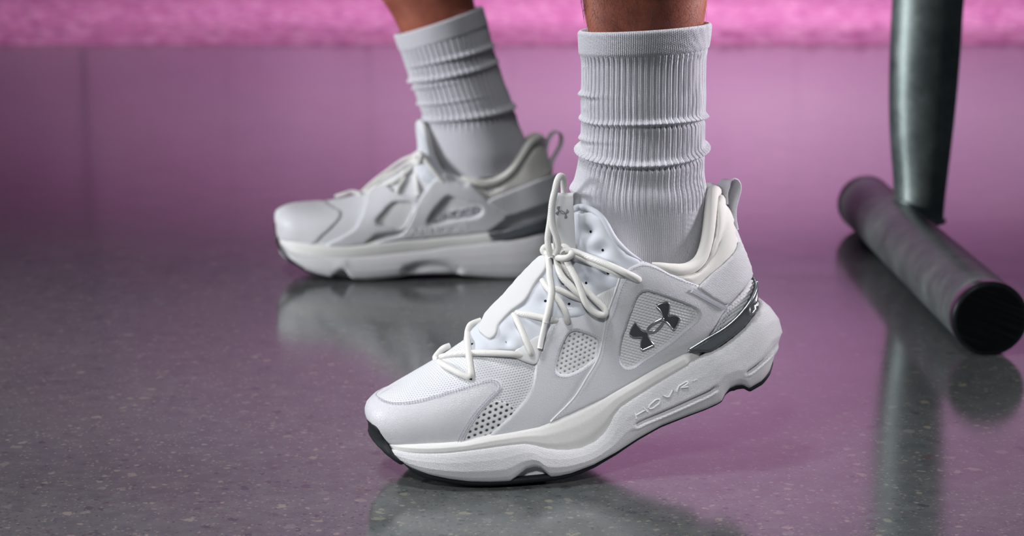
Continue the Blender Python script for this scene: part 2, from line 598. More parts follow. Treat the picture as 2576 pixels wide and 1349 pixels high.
# pink wall in shallow upright panels; only its mirror image in the floor shows
xs = np.linspace(-4.5, 4.5, 19)
parts = [box((0, WALL_Y + 0.1, 1.5), (9.0, 0.16, 3.0))]
o = mesh_obj('wall_back', *join(parts), MAT['backwall'], smooth=False)
tag(o, 'pink wall of upright panels at the back of the room', 'wall', kind='structure')
rs_ = np.random.RandomState(8)
for k in range(18):
    w = 9.0 / 18
    d = 0.01 + 0.05 * rs_.rand()
    v, f = box((-4.5 + w * (k + 0.5), WALL_Y + 0.02 - d / 2, 1.5), (w - 0.002, d, 2.98))
    mesh_obj('wall_panel', v, f, MAT['backwall'], o, smooth=False)
v, f = box((0, WALL_Y - 0.065, 0.99), (9.0, 0.05, 0.23))  # unseen rail, added to mirror as a dark band in the floor
o = mesh_obj('added_trim_1', v, f, MAT['rail'], smooth=False)
tag(o, 'unseen dark plum rail added along the pink wall', 'added_trim', kind='structure')

# ------------------------------------------------------------------ weight bench: floor tube, post, and the pad it carries above the picture
TR = 0.0335
na = on_floor((2485, 890)); fa = on_floor((2180, 581))
near_c = np.array((at_depth((2487, 794), na[1])[0], na[1], TR))
far_c = np.array((at_depth((2179, 506), fa[1])[0], fa[1], TR))
ax = (far_c - near_c); ax /= np.linalg.norm(ax)
bench = empty('weight_bench', tuple((near_c + far_c) / 2 * np.array((1, 1, 0))))
tag(bench, 'steel weight bench leg: upright tube on a floor tube with black end caps', 'bench')
BL = np.array(bench.location)
ts = np.linspace(0.004, np.linalg.norm(far_c - near_c) - 0.004, 40)
pts = np.array([near_c + ax * t for t in ts])
rr = np.full(len(ts), TR)
rr[0] *= 0.97; rr[-1] *= 0.97
v, f = tube(pts - BL, rr, 40)
mesh_obj('floor_tube', v, f, MAT['steel_tube'], bench)
for c, sg in ((near_c, -1), (far_c, 1)):
    prof = [(-0.012, TR * 0.99), (-0.002, TR * 1.02), (0.003, TR * 1.02), (0.0045, TR * 1.01), (0.0058, TR * 0.985), (0.0064, TR * 0.95), (0.0066, TR * 0.94), (0.0066, TR * 0.90), (0.0064, TR * 0.885), (0.0052, TR * 0.875), (0.0050, TR * 0.865), (0.0050, TR * 0.80), (0.0050, TR * 0.5), (0.0050, 0.0005)]
    pp = np.array([c + ax * sg * (d + 0.001) for d, _ in prof])
    v, f = tube(pp - BL, [r for _, r in prof], 96)
    o = mesh_obj('end_cap', v, f, MAT['cap'], bench, smooth=False)
    o['label'] = 'black plastic end cap'
# post: edges traced, round above, drawn in towards the foot
pl = spline(Z('H', (332, -150), (330, 0), (325, 100), (320, 250), (320, 400), (325, 500), (333, 600), (336, 700), (337, 790)), 60)
pr = spline(Z('H', (590, -150), (572, 0), (562, 150), (550, 300), (540, 400), (526, 520), (511, 640), (502, 730), (500, 790)), 60)
y_post = float(on_floor((2311, 640))[1]) - 0.02
tt = np.interp(y_post, [near_c[1], far_c[1]], [0, 1])
cx_t = near_c + (far_c - near_c) * tt
PLW = np.array([at_depth(p, y_post) for p in pl]); PRW = np.array([at_depth(p, y_post) for p in pr])
zz = np.linspace(0.045, 0.30, 60)
lo = np.argsort(PLW[:, 2]); ro = np.argsort(PRW[:, 2])
xl = np.interp(zz, PLW[lo, 2], PLW[lo, 0]); xr = np.interp(zz, PRW[ro, 2], PRW[ro, 0])
zz = np.append(zz, [0.36, 0.41]); xl = np.append(xl, [xl[-1]] * 2); xr = np.append(xr, [xr[-1]] * 2)
V = []
ns = 48
for z, a, b_ in zip(zz, xl, xr):
    cx, rx = (a + b_) / 2, (b_ - a) / 2
    ry = 0.030 + 0.25 * (rx - 0.026)
    for k in range(ns):
        th = 2 * math.pi * k / ns
        V.append(np.array((cx + rx * math.cos(th), y_post + ry * math.sin(th), z)) - BL)
F = grid_faces(len(zz), ns, False, True)
F.append(tuple(range(ns))[::-1]); F.append(tuple((len(zz) - 1) * ns + k for k in range(ns)))
mesh_obj('post', V, F, MAT['steel'], bench)
# weld bead round the post foot
wb = []
a0, b0_ = xl[0], xr[0]
for k in range(49):
    th = 2 * math.pi * k / 48
    x = (a0 + b0_) / 2 + ((b0_ - a0) / 2 + 0.001) * math.cos(th)
    y = y_post + 0.031 * math.sin(th)
    cxx = cx_t[0] + (y - cx_t[1]) * ax[0] / ax[1]
    dx = min(abs(x - cxx), TR * 0.96)
    wb.append((x - BL[0], y - BL[1], TR + math.sqrt(TR * TR - dx * dx) + 0.0005))
v, f = tube(np.array(wb), 0.0024, 8)
mesh_obj('weld_bead', v, f, MAT['steel'], bench)
# pad, above the frame, that the sitter straddles
cxp = (xl[-1] + xr[-1]) / 2
bm = bmesh.new()
bmesh.ops.create_cube(bm, size=1.0)
for vv in bm.verts:
    vv.co = Vector((vv.co.x * 0.95, vv.co.y * 0.27, vv.co.z * 0.06))
bmesh.ops.bevel(bm, geom=bm.edges[:], offset=0.02, segments=4, affect='EDGES')
me = bpy.data.meshes.new('seat_pad'); bm.to_mesh(me); bm.free(); me.materials.append(MAT['vinyl'])
me.polygons.foreach_set('use_smooth', [True] * len(me.polygons))
o = bpy.data.objects.new('seat_pad', me); COL.objects.link(o); o.parent = bench
o.location = Vector((cxp - 0.17, y_post, 0.455)) - Vector(BL)
v, f = box((cxp - 0.17 - BL[0], y_post - BL[1], 0.417 - BL[2]), (0.85, 0.06, 0.018))
mesh_obj('pad_rail', v, f, MAT['steel'], bench, smooth=False)

# ------------------------------------------------------------------ shoe machinery
class Shoe:
    """Local axes: x = u (heel to toe), y = n (towards the viewed side), z = w (up out of the sole)."""

    def __init__(s, contact, yaw, tilt, plan, toe_px, heel_px, contact_n=0.045):
        s.es = np.array((-math.cos(yaw), -math.sin(yaw), 0.0))
        s.en = np.array((math.sin(yaw), -math.cos(yaw), 0.0))
        zz = np.array((0, 0, 1.0))
        s.eu = math.cos(tilt) * s.es - math.sin(tilt) * zz
        s.ew = math.sin(tilt) * s.es + math.cos(tilt) * zz
        g = on_floor(contact)
        s.O = g - s.en * contact_n
        s.R = np.stack([s.eu, s.en, s.ew], 1)       # local -> world
        M = Matrix.Identity(4)
        for i in range(3):
            for j in range(3):
                M[i][j] = s.R[i, j]
            M[i][3] = s.O[i]
        s.M = M
        s.utoe = s.loc(on_plane(toe_px, s.O, s.en))[0]
        s.uheel = s.loc(on_plane(heel_px, s.O, s.en))[0]
        s.L = s.utoe - s.uheel
        P = spline(plan, 400)
        s.plan = P                                    # (q, half width)
        NQ = 260
        raw = np.stack([s.utoe - P[:, 0] * s.L, P[:, 1]], -1)
        # denser towards both rounded ends
        Ls = np.concatenate([[0], np.cumsum(np.linalg.norm(np.diff(raw, axis=0), axis=1))])
        t = np.linspace(0, Ls[-1], NQ)
        s.Rp = np.stack([np.interp(t, Ls, raw[:, k]) for k in range(2)], -1)
        T = np.gradient(s.Rp, axis=0)
        T /= np.linalg.norm(T, axis=1)[:, None]
        s.Np = np.stack([-T[:, 1], T[:, 0]], -1)      # outward in (u, n)
        if s.Np[NQ // 2][1] < 0:
            s.Np = -s.Np
        s.Np[0] = (1, 0); s.Np[-1] = (-1, 0)
        s.NQ = NQ
        s.q = (s.utoe - s.Rp[:, 0]) / s.L

    def loc(s, P):
        return (np.asarray(P) - s.O) @ s.R

    def wld(s, P):
        return np.asarray(P) @ s.R.T + s.O

    def uw(s, p, n=0.0):
        return s.loc(on_plane(p, s.O + s.en * n, s.en))

    def hw(s, u, off=0.0):
        q = np.clip((s.utoe - u) / s.L, 0, 1)
        i = np.argsort(s.plan[:, 0])
        return float(np.interp(q, s.plan[i, 0], s.plan[i, 1])) + off

    def lat(s, pts, off=0.0):
        out = []
        for p in pts:
            n = 0.04
            for _ in range(12):
                P = s.uw(p, n)
                n = 0.5 * n + 0.5 * max(0.0, s.hw(P[0], off))
            out.append((P[0], n, P[2]))
        return np.array(out)

    def fn(s, A, col=2):
        A = np.asarray(A)
        i = np.argsort(A[:, 0])
        return lambda u: np.interp(u, A[i, 0], A[i, col])

    def ring(s, off, w):
        """full closed loop from the half outline: off array(NQ), w function or array"""
        h = s.Rp + s.Np * np.asarray(off)[:, None]
        h[:, 1] = np.maximum(h[:, 1], 0)
        h[0, 1] = 0; h[-1, 1] = 0
        wv = w(h[:, 0]) if callable(w) else np.asarray(w)
        a = np.stack([h[:, 0], h[:, 1], wv], -1)
        b = a[1:-1][::-1] * np.array((1, -1, 1))
        return np.vstack([a, b])

    def loft(s, rings, cap0=False, cap1=False):
        n = len(rings[0])
        V = np.vstack(rings)
        F = grid_faces(len(rings), n, False, True)
        def cap(k):
            b = k * n
            m = s.NQ
            fs = []
            for i in range(1, m - 1):
                a, c = b + i, b + (n - i) % n
                a2, c2 = b + i + 1, b + (n - i - 1)
                if i == m - 2:
                    fs.append((a, a2, c))
                else:
                    fs.append((a, a2, c2, c))
            fs.append((b, b + 1, b + n - 1))
            return fs
        if cap0: F += cap(0)
        if cap1: F += cap(len(rings) - 1)
        return V, F


class Surf:
    """a surface one can lay pieces on: raycast from a pixel, or nearest point"""

    def __init__(s, V, F, shoe):
        s.shoe = shoe
        s.V = np.asarray(V, float)
        tri = []
        for q in F:
            for k in range(1, len(q) - 1):
                tri.append((q[0], q[k], q[k + 1]))
        s.bvh = BVHTree.FromPolygons([tuple(v) for v in s.V], tri)
        T = np.array(tri)
        fn = np.cross(s.V[T[:, 1]] - s.V[T[:, 0]], s.V[T[:, 2]] - s.V[T[:, 0]])
        vn = np.zeros_like(s.V)
        for k in range(3):
            np.add.at(vn, T[:, k], fn)
        s.vn = vn / (np.linalg.norm(vn, axis=1)[:, None] + 1e-15)
        s.kd = KDTree(len(s.V))
        for i, v in enumerate(s.V):
            s.kd.insert(v, i)
        s.kd.balance()
        s.co = shoe.loc(C_O)

    def normal(s, P, face):
        n = np.zeros(3)
        for co, i, d in s.kd.find_n(P, 4):
            v = s.vn[i]
            if v @ face < 0: v = -v
            n += v / (d + 1e-5)
        return n / (np.linalg.norm(n) + 1e-12)

    def hit(s, p):
        d = ray(p) @ s.shoe.R
        d = d / np.linalg.norm(d)
        h = s.bvh.ray_cast(Vector(s.co), Vector(d))
        if h[0] is None:
            return None
        P = np.array(h[0]); fnm = np.array(h[1])
        if fnm @ d > 0: fnm = -fnm
        return P, s.normal(h[0], fnm)

    def hit_near(s, p, c):
        """as hit(); a pixel just off the silhouette slides towards pixel c"""
        p = np.asarray(p, float); c = np.asarray(c, float)
        for k in range(160):
            r = s.hit(p)
            if r is not None:
                return r
            d = c - p
            L = np.linalg.norm(d)
            if L < 1: break
            p = p + d / L * min(1.5, L)
        return None


def inside(poly, x, y):
    c = np.zeros(len(x), bool)
    n = len(poly)
    j = n - 1
    for i in range(n):
        xi, yi = poly[i]; xj, yj = poly[j]
        if yi != yj:
            cond = ((yi > y) != (yj > y)) & (x < (xj - xi) * (y - yi) / (yj - yi) + xi)
            c ^= cond
        j = i
    return c


def dist_poly(poly, P):
    A = np.asarray(poly); B = np.roll(A, -1, 0)
    d = np.full(len(P), 1e9)
    for a, b in zip(A, B):
        ab = b - a
        t = np.clip(((P - a) @ ab) / (ab @ ab + 1e-12), 0, 1)
        d = np.minimum(d, np.linalg.norm(P - (a + t[:, None] * ab), axis=1))
    return d


def dist_line(line, P):
    A = np.asarray(line)
    d = np.full(len(P), 1e9)
    for a, b in zip(A[:-1], A[1:]):
        ab = b - a
        t = np.clip(((P - a) @ ab) / (ab @ ab + 1e-12), 0, 1)
        d = np.minimum(d, np.linalg.norm(P - (a + t[:, None] * ab), axis=1))
    return d


def panel(name, surf, outline, mat, parent, h=0.0013, edge=5.0, base=0.0, holes=(), step=5.0, gstep=9.0, curved=True, mirror=False, relief=None, label=None, sink=0.0012, smooth=5):
    """a sheet of material laid on a surface: outline (and holes) in photograph pixels, rounded edges, real thickness"""
    mk = (lambda q: spline(q, step=step, closed=True)) if curved else (lambda q: polyline(q, step, True))
    loops = [mk(outline)] + [mk(hh) for hh in holes]
    pts = [p for l in loops for p in l]
    edges = []
    b = 0
    for l in loops:
        n = len(l)
        edges += [(b + i, b + (i + 1) % n) for i in range(n)]
        b += n
    nb = b
    allb = loops
    lo = loops[0].min(0); hi = loops[0].max(0)
    gx = []
    r = 0
    y = lo[1]
    while y < hi[1]:
        x = lo[0] + (gstep / 2 if r % 2 else 0)
        while x < hi[0]:
            gx.append((x, y)); x += gstep
        y += gstep * 0.866; r += 1
    cand = [np.array(gx)] if gx else []
    for l in loops:
        t = np.roll(l, -1, 0) - np.roll(l, 1, 0)
        t /= np.linalg.norm(t, axis=1)[:, None] + 1e-9
        nn = np.stack([-t[:, 1], t[:, 0]], -1)
        for sg in (-1, 1):
            for e in (0.35, 1.0):
                cand.append(l + nn * sg * edge * e)
    def valid(P):
        ok = inside(loops[0], P[:, 0], P[:, 1])
        for l in loops[1:]:
            ok &= ~inside(l, P[:, 0], P[:, 1])
        return ok
    def dmin(P):
        d = dist_poly(loops[0], P)
        for l in loops[1:]:
            d = np.minimum(d, dist_poly(l, P))
        return d
    C = []
    for k, P in enumerate(cand):
        ok = valid(P)
        P = P[ok]
        if len(P) == 0: continue
        d = dmin(P)
        if k == 0 and gx:
            P = P[d > edge * 1.5]
        else:
            e = edge * (0.35 if (k - 1) % 2 == 0 else 1.0)
            P = P[d > e * 0.93]
        C.append(P)
    inner = np.vstack(C) if C else np.zeros((0, 2))
    allp = [Vector((float(p[0]), float(p[1]))) for p in pts] + [Vector((float(p[0]), float(p[1]))) for p in inner]
    vv, ee, ff, ov, oe, of = delaunay_2d_cdt(allp, edges, [], 0, 1e-4)
    P2 = np.array([(q[0], q[1]) for q in vv])
    cen = np.array([P2[list(q)].mean(0) for q in ff])
    ok = valid(cen)
    faces = [tuple(q) for q, k in zip(ff, ok) if k]
    dd = dmin(P2)
    isb = dd < 0.02
    mid = P2.mean(0)
    L3, N3 = [], []
    good = np.ones(len(P2), bool)
    for i, p in enumerate(P2):
        r = surf.hit_near(p, mid)
        if r is None:
            good[i] = False; L3.append(np.zeros(3)); N3.append(np.array((0, 0, 1.0))); continue
        L3.append(r[0]); N3.append(r[1])
    L3 = np.array(L3); N3 = np.array(N3)
    # even out the facets of the surface below: inner points by all neighbours, rim points along the rim
    ia, ib = [], []
    rim = {}
    for q in faces:
        for k in range(3):
            a_, b_ = q[k], q[(k + 1) % 3]
            rim[(min(a_, b_), max(a_, b_))] = rim.get((min(a_, b_), max(a_, b_)), 0) + 1
    onrim = np.zeros(len(P2), bool)
    for (a_, b_), c_ in rim.items():
        if c_ == 1: onrim[a_] = onrim[b_] = True
    for (a_, b_), c_ in rim.items():
        if c_ == 1 or not onrim[a_]: ia.append(a_); ib.append(b_)
        if c_ == 1 or not onrim[b_]: ia.append(b_); ib.append(a_)
    ia = np.array(ia); ib = np.array(ib)
    cntn = np.maximum(np.bincount(ia, minlength=len(P2)), 1)[:, None]
    for _ in range(smooth):
        for X_ in (L3, N3):
            acc = np.zeros_like(X_)
            np.add.at(acc, ia, X_[ib])
            has = np.bincount(ia, minlength=len(P2)) > 0
            X_[has] = 0.5 * X_[has] + 0.5 * (acc / cntn)[has]
    N3 /= np.linalg.norm(N3, axis=1)[:, None] + 1e-12
    prof = np.sqrt(np.clip(1 - (1 - np.clip(dd / edge, 0, 1)) ** 2, 0, 1))
    off = base + h * (0.30 + 0.70 * prof)
    if relief is not None:
        off = off + relief(P2, L3)
    top = L3 + N3 * off[:, None]
    used = sorted({i for q in faces for i in q if good[i]})
    faces = [q for q in faces if all(good[i] for i in q)]
    rm = {i: k for k, i in enumerate(used)}
    V = [top[i] for i in used]
    F = [tuple(rm[i] for i in q) for q in faces]
    # orient outwards
    if F:
        a, b_, c = (np.array([V[q[k]] for q in F]) for k in range(3))
        fnm = np.cross(b_ - a, c - a)
        ref = np.array([N3[used[q[0]]] for q in F])
        flip = np.sum(fnm * ref, 1) < 0
        F = [q[::-1] if fl else q for q, fl in zip(F, flip)]
    cnt = {}
    for q in F:
        for k in range(3):
            e = (q[k], q[(k + 1) % 3])
            cnt[e] = cnt.get(e, 0) + 1
    bd = [e for e in cnt if (e[1], e[0]) not in cnt]
    sk = {}
    for e in bd:
        for i in e:
            if i not in sk:
                sk[i] = len(V)
                V.append(L3[used[i]] - N3[used[i]] * sink)
    for a, b_ in bd:
        F.append((b_, a, sk[a], sk[b_]))
    V = np.array(V)
    if mirror:
        n = len(V)
        Vm, Fm = V * np.array((1, -1, 1)), [tuple(q[::-1]) for q in F]
        if mirror == 'split':
            mesh_obj(name, Vm, Fm, mat, parent)
        else:
            V = np.vstack([V, Vm])
            F = F + [tuple(i + n for i in q) for q in Fm]
    o = mesh_obj(name, V, F, mat, parent)
    if label: o['label'] = label
    return o


def lay(surf, line, off=0.0, step=4.0, curved=True, c=None):
    """pixel polyline -> points on the surface lifted by off (number or per-control-point list)"""
    P = spline(line, step=step) if curved else polyline(line, step)
    n = len(P)
    if not np.isscalar(off):
        ctrl = np.asarray(line, float)
        s = np.concatenate([[0], np.cumsum(np.linalg.norm(np.diff(ctrl, axis=0), axis=1))])
        t = np.linspace(0, s[-1], n)
        off = np.interp(t, s, off)
    else:
        off = np.full(n, off)
    mid = P.mean(0) if c is None else np.array(c)
    out, nr = [], []
    for p, h in zip(P, off):
        r = surf.hit_near(p, mid)
        if r is None: continue
        out.append(r[0] + r[1] * h); nr.append(r[1])
    return np.array(out), np.array(nr)


def smooth_path(P, it=3):
    P = np.array(P)
    for _ in range(it):
        Q = P.copy()
        Q[1:-1] = 0.25 * P[:-2] + 0.5 * P[1:-1] + 0.25 * P[2:]
        P = Q
    return P


def stitches(surf, lines, off, step=7.0, length=4.4, r=0.00022):
    """dashes of thread along pixel polylines"""
    out = []
    for line in lines:
        P = spline(line, step=step)
        for a, b in zip(P[:-1], P[1:]):
            d = (b - a) / np.linalg.norm(b - a)
            m = (a + b) / 2
            e0, e1 = m - d * length / 2, m + d * length / 2
            h0, h1, hm = surf.hit(e0), surf.hit(e1), surf.hit(m)
            if h0 is None or h1 is None or hm is None: continue
            q = np.array([h0[0] + h0[1] * (off - r), hm[0] + hm[1] * (off + r), h1[0] + h1[1] * (off - r)])
            out.append(tube(q, r, 5))
    return join(out)


def cord(surf, ctrl, r, step=3.0, nseg=10, aim=(1420, 900)):
    """lace: control points (x, y, lift) in pixels + lift above the surface; lift given as ('n', value) puts the point on the plane n = value"""
    pts = []
    P = np.array([c[:2] for c in ctrl], float)
    C3 = []
    mid = P.mean(0)
    for (x, y, l) in ctrl:
        if isinstance(l, tuple):
            C3.append(surf.shoe.uw((x, y), l[1]))
        else:
            h = surf.hit_near((x, y), mid) or surf.hit_near((x, y), aim)
            # keep the traced pixel: slide along the pixel's ray to the wanted lift
            co = surf.co
            q = h[0] + h[1] * l
            d = ray((x, y)) @ surf.shoe.R
            d = d / np.linalg.norm(d)
            t = (q - co) @ d
            C3.append(co + d * t)
    C3 = np.array(C3)
    path = spline(C3, step=step * 0.00028)
    return tube(path, r, nseg), path


PLAN = [(0, 0), (0.004, 0.012), (0.018, 0.024), (0.045, 0.0345), (0.09, 0.0440), (0.16, 0.0515), (0.25, 0.0545), (0.36, 0.0530), (0.5, 0.0480), (0.62, 0.0445),
        (0.74, 0.0435), (0.84, 0.0420), (0.915, 0.0370), (0.96, 0.0290), (0.986, 0.0185), (0.997, 0.008), (1.0, 0)]


def build_sole(S, feather, seam, ctop, bottom, out_drop, parent, name_core='midsole_core', groove=(), core_end=0.75, flush=0.0, tread=None):
    tread = tread or bottom
    """three loop-lofted pieces: foam core, moulded carrier, black outsole. feather/seam/ctop/bottom: functions of u"""
    q = S.q
    toe = np.clip(1 - q / 0.10, 0, 1) ** 2
    heel = np.clip((q - 0.90) / 0.10, 0, 1) ** 1.5
    surfs = {}
    # carrier
    lev = np.linspace(0, 1, 44)
    kf = [0, 0.05, 0.14, 0.32, 0.6, 0.82, 0.94, 1.0]
    off_l = np.interp(lev, kf, [-0.0045, -0.0022, -0.0008, 0.0010, 0.0022, 0.0012, -0.0006, -0.0030])
    off_t = np.interp(lev, kf, [-0.0010, -0.0010, -0.0010, -0.0015, -0.0040, -0.0085, -0.012, -0.016])
    off_h = np.interp(lev, kf, [-0.0150, -0.0075, -0.0030, 0.0000, -0.0010, -0.0075, -0.013, -0.018])
    rings = []
    def wmix(fr):
        return lambda u: ctop(u) * (1 - fr) + bottom(u) * fr
    r0 = S.ring(np.full(S.NQ, -0.016), lambda u: ctop(u) - 0.003)
    rings.append(r0)
    for fr, a, b, c in zip(lev, off_l, off_t, off_h):
        off = a * (1 - toe) * (1 - heel) + b * toe + c * heel
        rings.append(S.ring(off, wmix(fr)))
    rings.append(S.ring(-0.0075 - 0.010 * toe - 0.015 * heel, lambda u: bottom(u) + 0.0002))
    rings.append(S.ring(-0.0085 - 0.010 * toe - 0.015 * heel, lambda u: tread(u) + 0.0005))
    V, F = S.loft(rings, True, True)
    if groove:
        px = to_px(S.wld(V))
        front = V[:, 1] > 0
        cen = np.array((V[:, 0].mean(), 0, V[:, 2].mean()))
        for line, wd, dp, lip in groove:
            d = dist_line(spline(line, step=3), px)
            g = np.exp(-(d / wd) ** 2) * front * (V[:, 2] < 9)
            V[:, 1] -= dp * g
            if lip:
                l2 = [(x + 0.25 * wd * 3, y + wd * 2.0) for x, y in line]
                d2 = dist_line(spline(l2, step=3), px)
                V[:, 1] += lip * np.exp(-(d2 / (wd * 0.8)) ** 2) * front
    o = mesh_obj('midsole_carrier', V, F, MAT['carrier'], parent)
    surfs['carrier'] = (V, F)
    # core
    kf = [0, 0.12, 0.35, 0.7, 1.0]
    rings = [S.ring(np.full(S.NQ, -0.020), lambda u: feather(u) - 0.002), S.ring(np.full(S.NQ, -0.0125), lambda u: feather(u) - 0.0003)]
    endk = np.clip((q - core_end) / 0.06, 0, 1)
    for fr in np.linspace(0, 1, 18):
        a = np.interp(fr, kf, [-0.0070, -0.0040, -0.0022, -0.0020, -0.0034])
        bt = np.interp(fr, kf, [-0.0085, -0.0055, -0.0040, -0.0035, -0.0040])
        off = (a + flush) * (1 - toe) + bt * toe - 0.010 * endk
        rings.append(S.ring(off, (lambda ff: (lambda u: feather(u) * (1 - ff) + (seam(u) - 0.002) * ff))(fr)))
    rings.append(S.ring(np.full(S.NQ, -0.02), lambda u: seam(u) - 0.003))
    V, F = S.loft(rings, True, True)
    mesh_obj(name_core, V, F, MAT['foam'], parent)
    surfs['core'] = (V, F)
    # outsole
    dr = out_drop
    rings = [S.ring(-0.020 - 0.004 * toe, lambda u: tread(u) + 0.001),
             S.ring(-0.0038 - 0.0100 * toe - 0.0135 * heel, lambda u: tread(u) + 0.0012),
             S.ring(-0.0030 - 0.0105 * toe - 0.0135 * heel, lambda u: tread(u) - dr(u) * 0.35),
             S.ring(-0.0048 - 0.0125 * toe - 0.0150 * heel, lambda u: tread(u) - dr(u) * 0.85),
             S.ring(-0.0080 - 0.0140 * toe - 0.0170 * heel, lambda u: tread(u) - dr(u)),
             S.ring(-0.020 - 0.0100 * (toe + heel), lambda u: tread(u) - dr(u))]
    V, F = S.loft(rings, True, True)
    mesh_obj('outsole', V, F, MAT['rubber'], parent)['label'] = 'thin black rubber outsole'
    return surfs


def build_upper(S, feather, Tpts, zone, parent, lining=True, inset=-0.0095):
    """outer shell between the sole line and the ridge / tongue / collar line. Tpts: rows (x, y, n)"""
    C3 = np.array([S.uw((x, y), n) for x, y, n in Tpts])
    T = spline(C3, 600)
    qT = (S.utoe - T[:, 0]) / S.L
    s = np.linspace(0, 1, len(T))
    # walk: match along the outline by its own length fraction, steered by zone = [(outline fraction, T fraction), ...]
    fr = np.linspace(0, 1, S.NQ)
    Tf = np.interp(fr, [a for a, _ in zone], [b for _, b in zone])
    T3 = np.stack([np.interp(Tf, s, T[:, k]) for k in range(3)], -1)
    toe_k = np.clip(1 - S.q / 0.10, 0, 1)
    B2 = S.Rp + S.Np * (inset + 0.0055 * toe_k)[:, None]
    B2[:, 1] = np.maximum(B2[:, 1], 0); B2[0, 1] = B2[-1, 1] = 0
    B3 = np.stack([B2[:, 0], B2[:, 1], feather(B2[:, 0]) - 0.003], -1)
    O3 = np.stack([S.Np[:, 0], S.Np[:, 1], np.zeros(S.NQ)], -1)
    up = np.array((0, 0, 1.0))
    NT = 64
    D = np.linalg.norm(T3 - B3, axis=1)[:, None]
    return B3, T3, O3, D, NT


def shell(S, B3, T3, O3, D, NT, c2, d2, a1, a2, o1):
    up = np.array((0, 0, 1.0))
    c2 = c2[:, None]; d2 = d2[:, None]; a1 = a1[:, None]; a2 = a2[:, None]; o1 = o1[:, None]
    d1 = O3 * o1 + up
    d1 = d1 / np.linalg.norm(d1, axis=1)[:, None]
    dd = O3 * c2 - up * d2
    dd = dd / (np.linalg.norm(dd, axis=1)[:, None] + 1e-9)
    P1 = B3 + d1 * D * a1
    P2 = T3 + dd * D * a2
    rows = []
    for t in np.linspace(0, 1, NT):
        rows.append(((1 - t) ** 3) * B3 + 3 * t * (1 - t) ** 2 * P1 + 3 * t * t * (1 - t) * P2 + t ** 3 * T3)
    half = np.stack(rows, 1)                       # NQ x NT x 3
    half[0, :, 1] = 0; half[-1, :, 1] = 0
    # smooth along the outline so the skin has no facets
    for _ in range(6):
        h2 = half.copy()
        h2[1:-1] = 0.25 * half[:-2] + 0.5 * half[1:-1] + 0.25 * half[2:]
        half = h2
    mir = half[1:-1][::-1] * np.array((1, -1, 1))
    full = np.concatenate([half, mir], 0)
    n = full.shape[0]
    la = np.concatenate([[0], np.cumsum(np.linalg.norm(np.diff(full[:, NT // 2], axis=0), axis=1))])
    lb = np.concatenate([np.zeros((n, 1)), np.cumsum(np.linalg.norm(np.diff(full, axis=1), axis=2), 1)], 1)
    uv = np.stack([np.broadcast_to(la[:, None], (n, NT)), lb], -1).reshape(-1, 2)
    return full.reshape(-1, 3), grid_faces(n, NT, True, False), half, uv

# ------------------------------------------------------------------ near shoe (left foot, outer side in view)
S1 = Shoe((1290, 1224), math.radians(9), math.radians(21), PLAN, (919, 1068), (1969, 835))
shoe1 = empty('sneaker', mat=S1.M)
tag(shoe1, 'white sneaker with its heel lifted, grey emblem on its side, beside the floor tube', 'sneaker', 'pair of white sneakers')

tipA = [S1.uw(p, 0.0) for p in [(922, 1052)]]
feather1 = S1.fn(np.vstack([tipA, S1.lat(Z('A', (372, 842), (560, 858), (750, 863), (1000, 850), (1140, 838), (1300, 802), (1400, 777), (1650, 737), (1900, 682)) +
                                         Z('D', (150, 648), (320, 572), (500, 487), (750, 347), (1000, 202), (1240, 82)) + Z('B', (1400, 850), (1560, 755), (1680, 655), (1770, 540), (1815, 430)), -0.006),
                            [S1.uw((1893, 735), 0.0)]]))
seam_px = Z('A', (410, 912), (560, 942), (750, 953), (950, 946), (1200, 916), (1400, 891), (1600, 866), (1750, 854), (1850, 871), (2000, 906), (2150, 919), (2280, 906)) + \
    Z('D', (0, 955), (80, 964), (180, 965), (300, 945), (420, 890), (500, 812), (545, 740), (580, 660), (640, 580), (750, 505), (1000, 350), (1200, 230), (1430, 88))
seam1 = S1.fn(np.vstack([[S1.uw((924, 1082), 0.0)], S1.lat(seam_px, -0.004), S1.lat(Z('B', (1530, 885), (1640, 802), (1750, 700), (1820, 590)), -0.008),
                         [S1.uw((1912, 748), 0.012)], [S1.uw((1930, 752), 0.0)], [S1.uw((1960, 775), 0.0)]]))
ctop1 = seam1
bot_px = Z('A', (360, 975), (470, 1040), (600, 1100), (800, 1170), (1000, 1213), (1200, 1238), (1400, 1242), (1600, 1234), (1680, 1180), (1760, 1115), (1850, 1090), (1920, 1108), (1965, 1160), (2010, 1192)) + \
    Z('D', (100, 1200), (200, 1176), (400, 1100), (600, 990), (800, 862), (1000, 752), (1250, 655), (1400, 600), (1500, 555), (1545, 528), (1575, 470), (1620, 415), (1680, 392), (1735, 386), (1790, 415), (1900, 352), (1985, 262), (2045, 165))
bottom1 = S1.fn(np.vstack([[S1.uw((922, 1090), 0.0)], [S1.uw((945, 1128), 0.0)], S1.lat(bot_px, -0.003), [S1.uw((1962, 885), 0.0)]]))
tread_px = [p for p in bot_px if not (1275 < p[0] < 1384)]
tread1 = S1.fn(np.vstack([[S1.uw((922, 1090), 0.0)], [S1.uw((945, 1128), 0.0)], S1.lat(tread_px, -0.003), [S1.uw((1962, 885), 0.0)]]))
qq = lambda u: (S1.utoe - u) / S1.L
drop1 = lambda u: np.interp(qq(u), [0, 0.06, 0.12, 0.2, 0.42, 0.55, 0.72, 0.80, 0.82, 0.97, 1.0], [0.008, 0.008, 0.0055, 0.0045, 0.0040, 0.0025, 0.0018, 0.0018, 0.0042, 0.0042, 0.003])
